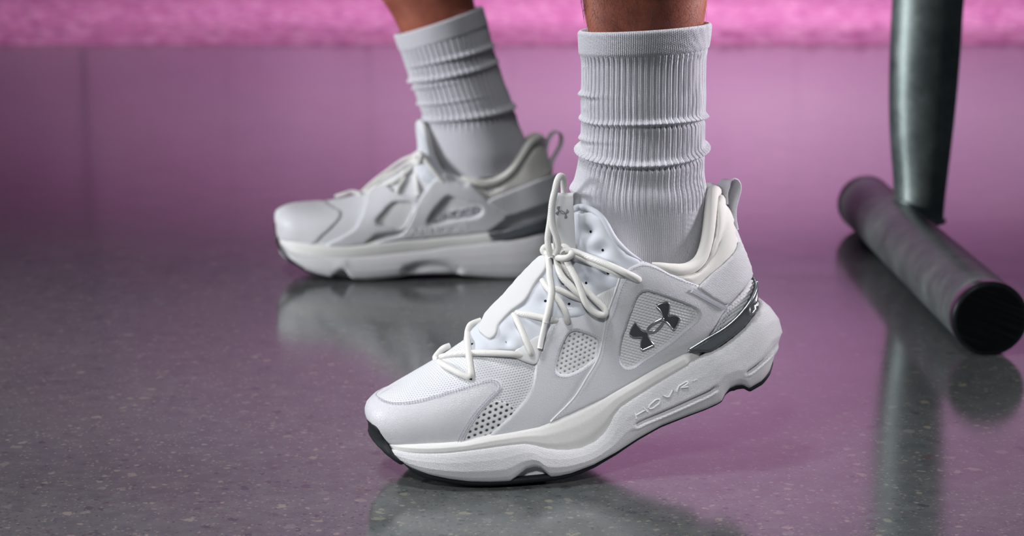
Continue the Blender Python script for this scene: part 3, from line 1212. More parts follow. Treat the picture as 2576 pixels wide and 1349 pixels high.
grooves = [(Z('D', (795, 742), (850, 712), (1100, 607), (1300, 517), (1440, 452), (1488, 420)), 4.2, 0.0035, 0.0014),
           (Z('D', (1785, 275), (1850, 228), (1960, 128), (2060, 15), (2095, -60)), 3.6, 0.0032, 0.0014)]
sole1 = build_sole(S1, feather1, seam1, ctop1, bottom1, drop1, shoe1, groove=grooves, core_end=0.74, flush=-0.0012, tread=tread1)

# rows: x, y, n, q (where along the outline this point of the top line belongs)
T1 = [(968, 986, 0.000, 0.000), (985, 975, 0.000, 0.012), (1019, 957, 0.0, 0.05), (1056, 932, 0.0, 0.10), (1090, 909, 0.0, 0.145), (1128, 882, 0.0, 0.19), (1171, 852, 0.0, 0.235),
      (1205, 820, 0.0, 0.28), (1240, 788, 0.0, 0.325), (1270, 758, 0.0, 0.365), (1302, 722, 0.0, 0.41), (1335, 686, 0.0, 0.45), (1372, 648, 0.0, 0.49), (1400, 605, 0.0, 0.53), (1424, 560, 0.002, 0.56),
      (1446, 518, 0.010, 0.585), (1470, 521, 0.020, 0.60), (1500, 533, 0.028, 0.615), (1521, 552, 0.033, 0.63), (1539, 597, 0.038, 0.65), (1575, 634, 0.041, 0.672), (1602, 651, 0.042, 0.69), (1624, 659, 0.042, 0.706),
      (1652, 667, 0.042, 0.728), (1682, 677, 0.041, 0.752), (1708, 681, 0.0395, 0.772), (1735, 676, 0.036, 0.795), (1762, 655, 0.0315, 0.825), (1778, 610, 0.027, 0.86), (1786, 545, 0.021, 0.90), (1790, 500, 0.015, 0.94), (1795, 484, 0.0085, 0.975), (1803, 482, 0.0, 1.0)]
fr1 = np.linspace(0, 1, S1.NQ)
C3 = np.array([S1.uw((x, y), n) for x, y, n, q in T1])
seg = np.concatenate([[0], np.cumsum(np.linalg.norm(np.diff(C3, axis=0), axis=1))]); seg /= seg[-1]
zone = [(float(np.interp(q, S1.q, fr1)), s) for (x, y, n, q), s in zip(T1, seg)]
B3, T3, O3, D, NT = build_upper(S1, feather1, [t[:3] for t in T1], zone, shoe1)
q = S1.q
kq = [0, 0.1, 0.3, 0.5, 0.58, 0.65, 0.75, 0.88, 1.0]
V1, F1, half1, uv1 = shell(S1, B3, T3, O3, D, NT,
                      np.interp(q, kq, [1.0, 1.0, 1.0, 0.9, 0.6, 0.35, 0.25, 0.22, 0.25]),
                      np.interp(q, kq, [0.0, 0.12, 0.35, 0.5, 0.8, 1.0, 1.0, 1.0, 1.0]),
                      np.interp(q, kq, [0.55, 0.50, 0.38, 0.32, 0.32, 0.33, 0.35, 0.35, 0.35]),
                      np.interp(q, kq, [0.55, 0.50, 0.42, 0.36, 0.30, 0.30, 0.33, 0.33, 0.33]),
                      np.interp(q, kq, [0.25, 0.22, 0.10, 0.02, 0.0, 0.05, 0.10, 0.12, 0.15]))
up1 = mesh_obj('upper', V1, F1, MAT['mesh'], shoe1, uv=uv1)
up1['label'] = 'white knitted mesh upper'
U1 = Surf(V1, F1, S1)
vs, fs = join([sole1['carrier'], sole1['core'], (V1, F1)])
ALL1 = Surf(vs, fs, S1)
print('S1 u', S1.utoe, S1.uheel, S1.L)
print('O', S1.O)

CL1 = Surf(*S1.loft([S1.ring(np.full(S1.NQ, -0.0035), lambda u: seam1(u) - 0.006), S1.ring(np.full(S1.NQ, -0.0045), lambda u: seam1(u) + 0.002), S1.ring(np.full(S1.NQ, -0.0075), lambda u: seam1(u) + 0.014), S1.ring(np.full(S1.NQ, -0.0085), lambda u: seam1(u) + 0.035)]), S1)

# ------------------------------------------------------------------ near shoe: overlays
fe1 = Z('A', (1140, 844), (1000, 862), (750, 876), (560, 872), (372, 856))
toe_top = Z('A', (300, 405), (380, 438), (480, 450), (650, 428), (850, 375), (1050, 312), (1250, 250), (1400, 212), (1480, 218), (1522, 255), (1530, 300), (1500, 345), (1400, 440), (1280, 580), (1200, 700), (1150, 800))
panel('toe_overlay', U1, fe1 + Z('A', (330, 800), (290, 730), (220, 660), (160, 610), (150, 540), (175, 470), (205, 410), (255, 365)) + toe_top, MAT['leather'], shoe1, h=0.0013, edge=5, mirror=True, label='white grained leather toe overlay')
win1 = Z('B', (190, 772), (240, 758), (300, 775), (440, 835), (436, 920), (415, 990), (300, 1080), (190, 1135), (120, 1145), (70, 1120), (66, 1070), (100, 950), (145, 845))
panel('quarter_overlay', U1, Z('M', (345, 1290), (400, 1165), (460, 1095), (540, 1066), (640, 1068), (800, 1110), (1000, 1170), (1120, 1205)) + [(1535, 800), (1512, 880), (1482, 950), (1442, 1008), (1392, 1064)] +
      [(1359, 1076), (1300, 1090), (1233, 1102)] + Z('A', (1368, 796), (1500, 672), (1600, 582), (1720, 452), (1800, 335), (1835, 210), (1850, 80)) + Z('C', (800, 1270), (830, 1190), (872, 1080)),
      MAT['leather'], shoe1, h=0.0021, edge=4.5, base=0.0004, holes=[win1], label='white grained leather side overlay with a mesh window')
win2 = Z('K', (345, 180), (380, 112), (430, 72), (490, 62), (560, 85), (800, 165), (1000, 240), (1130, 300), (1185, 352), (1190, 410), (1150, 480), (1000, 600), (800, 760), (600, 900), (440, 1010), (330, 1100), (250, 1132), (180, 1130), (130, 1090), (105, 1020), (112, 900), (150, 720), (205, 560), (272, 370))
qr = Z('B', (650, 255), (600, 400), (530, 610), (485, 790), (430, 990), (330, 1160), (210, 1349)) + Z('D', (0, 714), (150, 656), (320, 580), (500, 496), (750, 356), (1000, 210), (1240, 90)) + \
    Z('B', (1320, 890), (1400, 830), (1445, 765), (1485, 700), (1530, 620), (1590, 530), (1600, 480), (1450, 400), (1330, 345), (1200, 292), (1080, 245), (960, 182), (870, 150), (800, 150), (720, 182))
panel('heel_overlay', U1, qr, MAT['leather'], shoe1, h=0.0026, edge=4.5, base=0.0010, holes=[win2], label='white grained leather rear overlay with a knit window')


def grow(pts, k):
    P = np.asarray(pts, float); c = P.mean(0)
    d = P - c
    return [tuple(c + v * (1 + k / np.linalg.norm(v))) for v in d]


def knit_relief(rows, cols, ang, amp):
    ca, sa = math.cos(ang), math.sin(ang)
    def f(P2, L3):
        x = P2[:, 0] * ca + P2[:, 1] * sa
        y = -P2[:, 0] * sa + P2[:, 1] * ca
        r = y / rows
        k = np.floor(r)
        bx = np.cos(2 * math.pi * x / cols + math.pi * (k % 2))
        return amp * (np.abs(np.sin(math.pi * r)) ** 0.8) * (0.80 + 0.20 * bx)
    return f


panel('knit_window', U1, grow(win2, 5), MAT['smooth_knit'], shoe1, h=0.0004, edge=3, base=0.0001, gstep=1.9, step=4, relief=knit_relief(7.1, 8.2, 0.27, 0.0013), label='chunky white knit behind the emblem')
panel('mesh_window', U1, grow(win1, 5), MAT['mesh_open'], shoe1, h=0.0003, edge=3, base=0.0001, label='open white mesh window')
panel('mesh_strip', U1, Z('A', (1150, 850), (1380, 790), (1520, 680), (1640, 560), (1600, 470), (1450, 430), (1310, 560), (1200, 720)), MAT['mesh_dark'], shoe1, h=0.0003, edge=3, base=0.0001, label='coarse open mesh strip')
panel('heel_knit', U1, Z('B', (1420, 830), (1470, 720), (1590, 530), (1640, 480), (1720, 400), (1790, 290), (1832, 330), (1825, 420), (1780, 520), (1690, 640), (1570, 740), (1480, 800)), MAT['smooth_knit'], shoe1, h=0.0006, edge=3, base=0.0003, gstep=2.2, step=4,
      relief=knit_relief(7.1, 8.2, -0.6, 0.0012), label='chunky white knit heel')

# tongue with its padded dimples
PERF = Z('L', (433, 1068), (780, 1045), (888, 900), (1170, 632)) + Z('M', (560, 1012), (483, 700), (826, 688), (1165, 535), (1085, 180)) + Z('C', (1152, 440))
def tongue_relief(P2, L3):
    r = np.zeros(len(P2))
    for p in PERF:
        d = np.linalg.norm(P2 - np.array(p), axis=1)
        r += -0.0022 * np.exp(-(d / 11.0) ** 2) + 0.0010 * np.exp(-((d - 30) / 16.0) ** 2)
    return r
panel('tongue', U1, [(1160, 850), (1185, 822), (1210, 800), (1240, 775), (1268, 748), (1300, 712), (1335, 678), (1372, 645), (1398, 600), (1422, 556), (1446, 520), (1470, 521), (1500, 534), (1521, 552), (1539, 597), (1575, 637), (1612, 660), (1600, 700),
                     (1560, 770), (1500, 800), (1420, 806), (1390, 830), (1368, 890), (1300, 884), (1240, 886), (1190, 888)], MAT['smooth'], shoe1, h=0.0022, edge=10, gstep=5, relief=tongue_relief, label='padded pale tongue with small perforations')
pts = []
for p in PERF:
    h = U1.hit(p)
    c, nr = h[0] + h[1] * 0.00055, h[1]
    a = np.cross(nr, (0, 0, 1.0)); a /= np.linalg.norm(a); b_ = np.cross(nr, a)
    ring = [c + 0.0010 * (a * math.cos(t) + b_ * math.sin(t)) for t in np.linspace(0, 2 * math.pi, 12, endpoint=False)]
    ring2 = [x - nr * 0.002 for x in ring]
    mesh_obj('perforation', ring + ring2, [tuple(range(12))] + [(k, k + 12, (k + 1) % 12 + 12, (k + 1) % 12) for k in range(12)], MAT['hole'], shoe1, smooth=False)
# lace loops and the scalloped far eyestay
panel('lace_loop', U1, Z('L', (815, 1192), (870, 1135), (965, 1062), (1110, 972), (1190, 990), (1130, 1130), (1075, 1290), (940, 1240)), MAT['webbing'], shoe1, h=0.0010, edge=4, base=0.0020, curved=False)
panel('lace_loop', U1, Z('M', (965, 892), (1330, 690), (1400, 640), (1300, 900), (1170, 1130), (1090, 1040)), MAT['webbing_rib'], shoe1, h=0.0010, edge=4, base=0.0022, curved=False)
for poly in (Z('L', (365, 1000), (378, 900), (480, 826), (505, 775), (565, 732), (645, 704), (650, 740), (580, 770), (540, 815), (460, 900), (425, 1000)),
             Z('L', (830, 500), (850, 448), (925, 400), (960, 425), (900, 490), (860, 530)), Z('L', (1050, 290), (1090, 205), (1165, 175), (1180, 215), (1120, 265), (1080, 310)),
             Z('L', (0, 1215), (60, 1160), (120, 1100), (180, 1050), (210, 1075), (150, 1150), (60, 1240))):
    panel('eyestay_scallop', U1, poly, MAT['leather'], shoe1, h=0.0018, edge=5, base=0.0016)
# webbing strap down the tongue
panel('tongue_strap', U1, Z('L', (515, 952), (575, 1005), (632, 1055), (690, 1000), (716, 958), (704, 925), (760, 855), (850, 760), (980, 662), (1030, 590), (1080, 490), (1150, 400), (1200, 330), (1215, 200), (1165, 190), (1060, 285), (1000, 338), (930, 398), (890, 468), (830, 520), (760, 608), (640, 708), (590, 790), (555, 880)),
      MAT['webbing'], shoe1, h=0.0011, edge=3.5, base=0.0042, label='white woven webbing strap')

# heel collar, strap, clip
seamline = spline(Z('I', (415, 380), (395, 600), (345, 760), (275, 870), (150, 942), (0, 978)), step=4)
def collar_relief(P2, L3):
    d = dist_line(seamline, P2)
    return -0.0012 * np.exp(-(d / 3.5) ** 2) + 0.0010 * np.exp(-((d - 16) / 12) ** 2)
panel('heel_collar', U1, Z('I', (-130, 905), (0, 925), (100, 918), (200, 862), (243, 760), (262, 640), (272, 450), (278, 300), (292, 272), (340, 280), (385, 310), (415, 360), (440, 430), (468, 520), (474, 570), (492, 640), (515, 700), (500, 790), (390, 920), (260, 1030), (170, 1100), (60, 1040), (-60, 985)),
      MAT['lining'], shoe1, h=0.0026, edge=8, base=0.0002, gstep=6, relief=collar_relief, label='padded cream collar')
panel('heel_strap', U1, Z('I', (160, 1092), (300, 962), (400, 888), (490, 790), (510, 690), (560, 810), (600, 920), (618, 1000), (560, 1080), (485, 1168), (430, 1225), (400, 1243), (280, 1172)), MAT['strap'], shoe1, h=0.0016, edge=4, base=0.0034, label='white ribbed webbing heel strap', mirror='split', curved=False)
clip = panel('heel_clip', CL1, Z('B', (1238, 920), (1400, 820), (1560, 725), (1680, 620), (1780, 490), (1828, 380), (1824, 320), (1788, 266), (1818, 285), (1846, 340), (1858, 410), (1856, 480), (1836, 580), (1755, 705), (1645, 805), (1533, 886), (1440, 942), (1340, 944), (1255, 938)),
             MAT['clip'], shoe1, h=0.0026, edge=5, base=0.0004, mirror=True, step=4, gstep=6, label='dark grey glossy moulded heel clip')
P, nr = lay(CL1, Z('B', (1242, 922), (1400, 826), (1560, 731), (1680, 626), (1780, 497), (1826, 385), (1822, 322)), 0.0030)
P = smooth_path(P, 4)
v, f = tube(P, 0.0010, 8)
mesh_obj('clip_rim', v, f, MAT['clip_rim'], clip)
for line in (Z('B', (1772, 545), (1780, 615), (1800, 610), (1822, 575), (1815, 520)), Z('B', (1822, 512), (1836, 556), (1842, 500))):
    P, nr = lay(CL1, line, 0.0032, curved=False)
    if len(P) > 2:
        v, f = tube(P, 0.0007, 6)
        mesh_obj('clip_letter', v, f, MAT['chrome'], clip)
# roll of the collar and the lining inside
iq = [i for i in range(S1.NQ) if S1.q[i] > 0.715]
edge_pts = [half1[i, -1] for i in iq]
loop = np.array(edge_pts + [p * np.array((1, -1, 1)) for p in edge_pts[::-1][1:]])
loop = smooth_path(loop, 6)
rr = 0.0046 * np.sqrt(np.clip(np.minimum(np.arange(len(loop)), np.arange(len(loop))[::-1]) / 10.0, 0.05, 1))
v, f = tube(loop, rr, 14)
mesh_obj('collar_roll', v, f, MAT['lining'], shoe1)
alli = [i for i in range(S1.NQ) if S1.q[i] > 0.50]
e0 = np.array([half1[i, -1] for i in alli]); e0 = np.vstack([e0, (e0 * np.array((1, -1, 1)))[::-1][1:]])
cc = e0.mean(0)
rows = []
for k, dz in ((0.0, 0.0), (0.06, -0.004), (0.10, -0.015), (0.12, -0.035), (0.2, -0.05)):
    r = e0 + (cc - e0) * np.array((k, k, 0)) + np.array((0, 0, dz))
    rows.append(r)
G = np.array(rows)
mesh_obj('lining', G.reshape(-1, 3), grid_faces(len(rows), len(e0), False, False), MAT['lining'], shoe1)
iq = [i for i in range(S1.NQ) if 0.545 < S1.q[i] < 0.70]
ep = smooth_path(np.array([half1[i, -1] for i in iq]), 4)
v, f = tube(ep, 0.0024 * np.sqrt(np.clip(np.arange(len(ep))[::-1] / 8.0, 0.02, 1)), 10)
mesh_obj('tongue_binding', v, f, MAT['smooth'], shoe1)


def ribbon(path, wdir, hw, th, closed=False):
    """flat band: path in local coords, wdir = width direction(s), half width, thickness"""
    P = np.asarray(path, float)
    T = np.gradient(P, axis=0); T /= np.linalg.norm(T, axis=1)[:, None]
    Wd = np.broadcast_to(np.asarray(wdir, float), P.shape).copy()
    Wd -= T * np.sum(Wd * T, 1)[:, None]
    Wd /= np.linalg.norm(Wd, axis=1)[:, None]
    Nn = np.cross(T, Wd)
    prof = [(-1, -0.5), (-0.96, -1), (0.96, -1), (1, -0.5), (1, 0.5), (0.96, 1), (-0.96, 1), (-1, 0.5)]
    V = []
    for i in range(len(P)):
        for a, b in prof:
            V.append(P[i] + Wd[i] * hw * a + Nn[i] * th / 2 * b)
    F = grid_faces(len(P), len(prof), False, True)
    F.append(tuple(range(len(prof)))[::-1]); F.append(tuple((len(P) - 1) * len(prof) + k for k in range(len(prof))))
    return V, F


tabp = np.array([S1.uw(p, 0.0) for p in Z('I', (392, 380), (388, 290), (405, 235), (435, 192), (470, 185), (497, 212), (500, 262), (482, 335), (462, 420), (462, 520), (478, 600))])
v, f = ribbon(spline(tabp, step=0.0012), np.array((-0.55, 0.83, 0.0)), 0.0062, 0.0014)
mesh_obj('pull_tab', v, f, MAT['strap'], shoe1)['label'] = 'white webbing heel pull loop'
# tongue pull loop
tl = [(p, n) for p, n in zip(Z('C', (978, 590), (970, 520), (964, 420), (958, 320), (955, 240), (960, 188)), (0.017, 0.017, 0.017, 0.016, 0.014, 0.011))]
tb = [(p, n) for p, n in zip(Z('C', (1000, 200), (1012, 280), (1016, 380), (1010, 480), (1000, 560)), (0.005, 0.002, 0.001, 0.002, 0.004))]
lp = np.array([S1.uw(p, n) for p, n in tl + tb])
v, f = ribbon(spline(lp, step=0.0012), np.array((-0.95, 0.25, -0.30)), 0.0080, 0.0012)
tpl = mesh_obj('tongue_pull_loop', v, f, MAT['webbing'], shoe1)
tpl['label'] = 'white webbing tongue loop with a small grey emblem'
LOOP1 = Surf(np.array(v), f, S1)

# ------------------------------------------------------------------ emblem
LOGO_UP = [(605, 265), (640, 240), (700, 218), (770, 208), (790, 235), (787, 300), (770, 402), (800, 406), (840, 396), (890, 402), (930, 425), (905, 500), (850, 585), (832, 578), (790, 520), (745, 475), (708, 462), (692, 440), (700, 412), (682, 350), (650, 305)]
LOGO_DN = [(330, 490), (350, 530), (400, 590), (440, 618), (475, 616), (495, 640), (494, 680), (530, 750), (575, 805), (500, 840), (410, 882), (385, 850), (390, 780), (415, 692), (350, 697), (280, 692), (235, 660), (260, 590), (300, 520)]
RING = [(478, 622), (492, 565), (560, 500), (640, 455), (702, 432), (694, 490), (630, 568), (560, 612)]
emb = empty('emblem')
emb.parent = shoe1
for poly in (LOGO_UP, LOGO_DN):
    outp = Z('K', *poly)
    o = panel('emblem_face', U1, outp, MAT['logo'], None, h=0.0006, edge=1.6, base=0.0028, step=1.6, gstep=5, curved=False, sink=-0.0008)
    o.parent = emb
    P, nr = lay(U1, outp + outp[:1], 0.0033, step=1.8, curved=False)
    v, f = tube(P, 0.00042, 6)
    mesh_obj('emblem_rim', v, f, MAT['chrome'], emb)
P, nr = lay(U1, Z('K', *(RING + RING[:1])), 0.0034, step=1.8)
v, f = tube(P, 0.00060, 8)
mesh_obj('emblem_ring', v, f, MAT['chrome'], emb)
def small(poly, cx, cy, ang, sc):
    ca, sa = math.cos(ang) * sc, math.sin(ang) * sc
    return [(cx + 0.72 * ((x - 585) / 5.62 * ca - (y - 535) / 5.62 * sa), cy + (x - 585) / 5.62 * sa + (y - 535) / 5.62 * ca) for x, y in poly]
sx, sy = Z('C', (956, 308))[0]
for poly in (LOGO_UP, LOGO_DN):
    o = panel('loop_emblem', LOOP1, small(poly, sx, sy, 0.95, 0.36), MAT['logo_print'], tpl, h=0.0002, edge=0.6, base=0.0001, step=1.0, gstep=2.5, curved=False, sink=0.0)

P, nr = lay(LOOP1, small(RING + RING[:1], sx, sy, 0.95, 0.36), 0.0002, step=1.0)
v, f = tube(P, 0.00022, 6)
mesh_obj('loop_emblem', v, f, MAT['logo_print'], tpl)

# ------------------------------------------------------------------ stitching
L_ = lambda k, *p: Z(k, *p)
lines = [L_('A', (290, 418), (370, 452), (450, 464), (650, 445), (850, 392), (1050, 328), (1250, 266), (1400, 228), (1470, 238), (1498, 280), (1475, 330), (1380, 430), (1255, 570), (1175, 690), (1120, 790), (1105, 838)),
         L_('A', (320, 440), (400, 468), (480, 476), (650, 460), (850, 408), (1050, 345), (1250, 283), (1390, 246), (1450, 256), (1468, 285)),
         L_('A', (1450, 330), (1350, 430), (1225, 570), (1145, 690), (1090, 790), (1075, 838)),
         L_('A', (1885, 20), (1870, 150), (1832, 290), (1755, 440), (1645, 570), (1545, 680), (1420, 772)),
         L_('M', (385, 1215), (440, 1150), (520, 1118), (640, 1118), (740, 1140), (870, 1182), (1000, 1215))]
v, f = stitches(U1, lines, 0.0019)
mesh_obj('stitching', v, f, MAT['thread'], shoe1)['kind'] = 'stuff'
lines = [L_('B', (705, 275), (655, 380), (600, 560), (545, 690), (505, 850), (465, 1000), (360, 1190), (260, 1330)), L_('D', (150, 590), (40, 690)),
         L_('B', (720, 212), (800, 178), (870, 178), (960, 208), (1080, 270), (1200, 318), (1300, 350)), L_('B', (1455, 775), (1520, 660), (1600, 548)), L_('B', (1470, 785), (1535, 672), (1612, 560)),
         grow(win2, 7) + grow(win2, 7)[:1]]
v, f = stitches(U1, lines, 0.0036)
mesh_obj('stitching', v, f, MAT['thread'], shoe1)['kind'] = 'stuff'
g1 = grow(win1, 7)
v, f = stitches(U1, [g1 + g1[:1]], 0.0025)
mesh_obj('stitching', v, f, MAT['thread'], shoe1)['kind'] = 'stuff'
# bar tack at the strap's end
tk = []
P = polyline(Z('B', (1255, 388), (1555, 545)), 2.2)
for i, p in enumerate(P):
    a = U1.hit_near(p + np.array((-3, 4.5)), (1700, 760)); b_ = U1.hit_near(p + np.array((3, -4.5)), (1700, 760))
    m_ = U1.hit_near(p, (1700, 760))
    tk.append(tube(np.array([a[0] + a[1] * 0.0040, m_[0] + m_[1] * 0.0052, b_[0] + b_[1] * 0.0046]), 0.00035, 5))
v, f = join(tk)
mesh_obj('bar_tack', v, f, MAT['thread_pale'], shoe1)['kind'] = 'stuff'
# raised edge of the rear overlay's front
P, nr = lay(U1, Z('B', (652, 258), (602, 400), (532, 610), (487, 790), (432, 990), (332, 1160), (215, 1345)) + Z('D', (5, 705)), 0.0031)
v, f = tube(P, 0.0007, 6)
mesh_obj('overlay_piping', v, f, MAT['leather_edge'], shoe1)

# ------------------------------------------------------------------ sole details
panel('toe_bumper', ALL1, Z('A', (120, 600), (168, 578), (232, 632), (300, 692), (336, 762), (374, 832), (412, 912), (462, 985), (600, 1100), (560, 1108), (430, 1040), (360, 990), (270, 905), (190, 795), (135, 680)), MAT['rubber'], shoe1, h=0.0022, edge=4, base=0.0002, mirror=True, smooth=14, label='black rubber toe bumper')
hov = [Z('D', (766, 632), (783, 688)), Z('D', (776, 662), (862, 612)), Z('D', (846, 588), (884, 628)),
       Z('D', (893, 590), (905, 565), (955, 522), (985, 512), (996, 528), (985, 556), (930, 596), (902, 602), (893, 590)),
       Z('D', (1018, 478), (1058, 496), (1075, 494), (1112, 428)), Z('D', (1143, 446), (1166, 396), (1236, 354), (1244, 368), (1232, 382), (1182, 412)), Z('D', (1182, 412), (1246, 404)),
       Z('D', (1278, 352), (1290, 346)), Z('D', (1284, 349), (1286, 356)), Z('D', (1300, 352), (1303, 340), (1310, 346), (1316, 334), (1322, 340))]
for k, line in enumerate(hov):
    P, nr = lay(ALL1, line, 0.0002, step=1.5, curved=False)
    v, f = tube(P, 0.0007 if k < 7 else 0.0003, 8)
    mesh_obj('raised_letter', v, f, MAT['carrier_plain'], shoe1)

# ------------------------------------------------------------------ laces
LR = 0.0024
def M_(*p): return [Z('M', (x, y))[0] + (l,) for x, y, l in p]
def LL(*p): return [Z('L', (x, y))[0] + (l,) for x, y, l in p]
def CC(*p): return [Z('C', (x, y))[0] + (l,) for x, y, l in p]
lace = lambda ctrl, r=LR, mat='lace', nm='lace': mesh_obj(nm, *cord(U1, ctrl, r, nseg=12)[0], MAT[mat], shoe1)
lace(LL((110, 1200, 0.002), (250, 1166, 0.0035), (400, 1155, 0.0045), (600, 1155, 0.0040), (830, 1165, 0.0038), (920, 1180, 0.0015), (990, 1190, -0.005)))
lace(LL((520, 830, -0.004), (460, 850, 0.0010), (410, 880, 0.0045), (385, 960, 0.0070), (395, 1150, 0.0085), (410, 1260, 0.0065), (425, 1370, 0.0035), (428, 1400, 0.0)))
lace(LL((205, 1085, -0.003), (150, 1105, 0.0015), (105, 1145, 0.0035), (62, 1205, 0.004)) + [Z('A', (x, y))[0] + (l,) for x, y, l in ((960, 85, 0.004), (1090, 155, 0.003), (1185, 200, 0.0015), (1205, 215, -0.001))])
lace(LL((850, 760, 0.0045), (910, 880, 0.0055), (970, 1020, 0.0055), (1025, 1140, 0.0040), (1035, 1170, 0.0012)))
lace(LL((870, 752, 0.0040), (1000, 770, 0.0048), (1150, 800, 0.0050), (1250, 822, 0.0030), (1330, 840, -0.004)))
lace(M_((150, 640, 0.004), (200, 730, 0.0050), (330, 870, 0.0060), (430, 1000, 0.0065), (500, 1130, 0.0065), (540, 1270, 0.0040), (545, 1300, 0.0005)))
lace(M_((300, 770, 0.0045), (420, 800, 0.0050), (560, 860, 0.0050), (760, 940, 0.0040), (900, 990, -0.003)))
lace(LL((1195, 170, 0.013), (1206, 260, 0.0125), (1213, 400, 0.0115), (1230, 520, 0.0105), (1218, 640, 0.0105), (1192, 760, 0.0105), (1168, 850, 0.0095)))
lace(LL((1170, 835, 0.0096), (1150, 920, 0.0080), (1128, 1020, 0.0066), (1112, 1108, 0.0058)), 0.0020, 'aglet', 'aglet')
lace(M_((500, 270, 0.013), (560, 420, 0.012), (680, 640, 0.0115), (755, 830, 0.0110), (810, 980, 0.0105), (890, 1090, 0.0095), (1000, 1165, 0.0090), (1095, 1180, 0.0085), (1128, 1140, 0.0080), (1090, 1065, 0.0075), (980, 960, 0.0075), (880, 860, 0.0070), (780, 760, 0.0070), (640, 620, 0.0065), (520, 480, 0.0070), (440, 350, 0.009)))
lace(M_((370, 300, 0.012), (385, 420, 0.0105), (450, 590, 0.0095), (570, 720, 0.0085), (680, 830, 0.0075), (760, 900, 0.0060)))
lace(M_((440, 190, 0.0125), (540, 195, 0.0130), (640, 205, 0.0115), (800, 265, 0.0100), (1100, 380, 0.0090), (1400, 515, 0.0080), (1560, 592, 0.0062), (1625, 632, 0.0040), (1640, 645, 0.001)))
lace(M_((560, 235, 0.0115), (700, 280, 0.0095), (850, 345, 0.0080), (1050, 430, 0.0065), (1220, 500, 0.0055), (1370, 570, 0.0030), (1450, 610, -0.004)))
lace(M_((300, 230, 0.0150), (215, 235, 0.0140), (158, 190, 0.0135), (190, 135, 0.0145), (290, 125, 0.0165), (390, 165, 0.0175), (470, 235, 0.0165)))
lace(M_((280, 195, 0.0160), (320, 255, 0.0175), (410, 300, 0.0180), (520, 302, 0.0175), (590, 262, 0.0160), (600, 215, 0.0130)))
lace(M_((430, 105, 0.012), (490, 130, 0.0125), (540, 170, 0.0120), (580, 220, 0.011)))
NN = lambda n: ('n', n)
def CN(*p): return [Z('C', (x, y))[0] + (NN(l),) for x, y, l in p]
lace(CN((880, 610, 0.020), (862, 540, 0.020), (858, 480, 0.019), (872, 380, 0.018), (885, 280, 0.018), (903, 180, 0.018), (922, 95, 0.016), (943, 62, 0.013), (963, 78, 0.009), (968, 150, 0.005), (972, 230, 0.003)))
lace(CN((905, 600, 0.021), (925, 550, 0.0215), (916, 480, 0.0215), (890, 400, 0.021), (882, 330, 0.020), (886, 260, 0.019), (898, 195, 0.018), (914, 140, 0.016)))
# eyelets
for p in Z('L', (1037, 1165)) + Z('M', (548, 1300), (1638, 650)) + Z('A', (1208, 212)):
    h = U1.hit(p)
    c, nr = h[0] + h[1] * 0.0024, h[1]
    a = np.cross(nr, (0, 0, 1.0)); a /= np.linalg.norm(a); b_ = np.cross(nr, a)
    ring = [c + 0.0016 * (a * math.cos(t) + b_ * math.sin(t)) for t in np.linspace(0, 2 * math.pi, 16, endpoint=False)]
    ring2 = [x - nr * 0.003 for x in ring]
    mesh_obj('eyelet', ring + ring2, [tuple(range(16))] + [(k, k + 16, (k + 1) % 16 + 16, (k + 1) % 16) for k in range(16)], MAT['hole'], shoe1, smooth=False)

# ------------------------------------------------------------------ far shoe (right foot, inner side in view), flat on the floor
S2 = Shoe((905, 706), math.radians(0.0), 0.0, PLAN, (691, 578), (1430, 640), 0.046)
shoe2 = empty('sneaker', mat=S2.M)
tag(shoe2, 'white sneaker standing flat on its sole, turned with raised lettering on its side', 'sneaker', 'pair of white sneakers')
feather2 = S2.fn(np.vstack([[S2.uw((694, 560), 0.0)], S2.lat(Z('N', (85, 790), (250, 830), (480, 872), (700, 880), (900, 876), (1050, 862), (1250, 825), (1500, 800), (1750, 795)) +
                                         Z('O', (500, 806), (700, 787), (850, 770), (1000, 755), (1200, 730), (1450, 690)), -0.006), [S2.uw((1425, 555), 0.0)]]))
seam2 = S2.fn(np.vstack([[S2.uw((693, 590), 0.0)], S2.lat(Z('N', (190, 950), (300, 987), (600, 1021), (900, 1030), (1200, 1010), (1500, 975), (1800, 945)) + Z('O', (500, 940), (800, 910), (1000, 885), (1130, 866), (1300, 840), (1450, 800), (1600, 760)), -0.004),
                         [S2.uw((1420, 560), 0.01)], [S2.uw((1436, 572), 0.0)]]))
bottom2 = S2.fn(np.vstack([[S2.uw((694, 610), 0.0)], [S2.uw((712, 640), 0.0)], S2.lat(Z('N', (280, 1085), (400, 1165), (550, 1215), (690, 1245), (745, 1212), (800, 1172), (850, 1172), (900, 1245), (950, 1270), (1100, 1277), (1300, 1263), (1500, 1240), (1700, 1217), (1850, 1212)) +
                                                                       Z('O', (500, 1222), (700, 1235), (900, 1252), (1100, 1265), (1250, 1268), (1400, 1265), (1600, 1250)), -0.003), [S2.uw((1425, 680), 0.0)]]))
tread2 = S2.fn(np.vstack([[S2.uw((694, 610), 0.0)], [S2.uw((712, 640), 0.0)], S2.lat(Z('N', (280, 1085), (400, 1165), (550, 1215), (690, 1245), (950, 1272), (1100, 1277), (1300, 1263), (1500, 1240), (1700, 1217), (1850, 1212)) +
        Z('O', (500, 1222), (700, 1235), (900, 1252), (1100, 1265), (1250, 1268), (1400, 1265), (1600, 1250)), -0.003), [S2.uw((1425, 680), 0.0)]]))
q2 = lambda u: (S2.utoe - u) / S2.L
drop2 = lambda u: np.interp(q2(u), [0, 0.06, 0.12, 0.2, 0.42, 0.7, 0.80, 0.97, 1.0], [0.004, 0.004, 0.003, 0.0030, 0.0030, 0.002, 0.0035, 0.0035, 0.003])
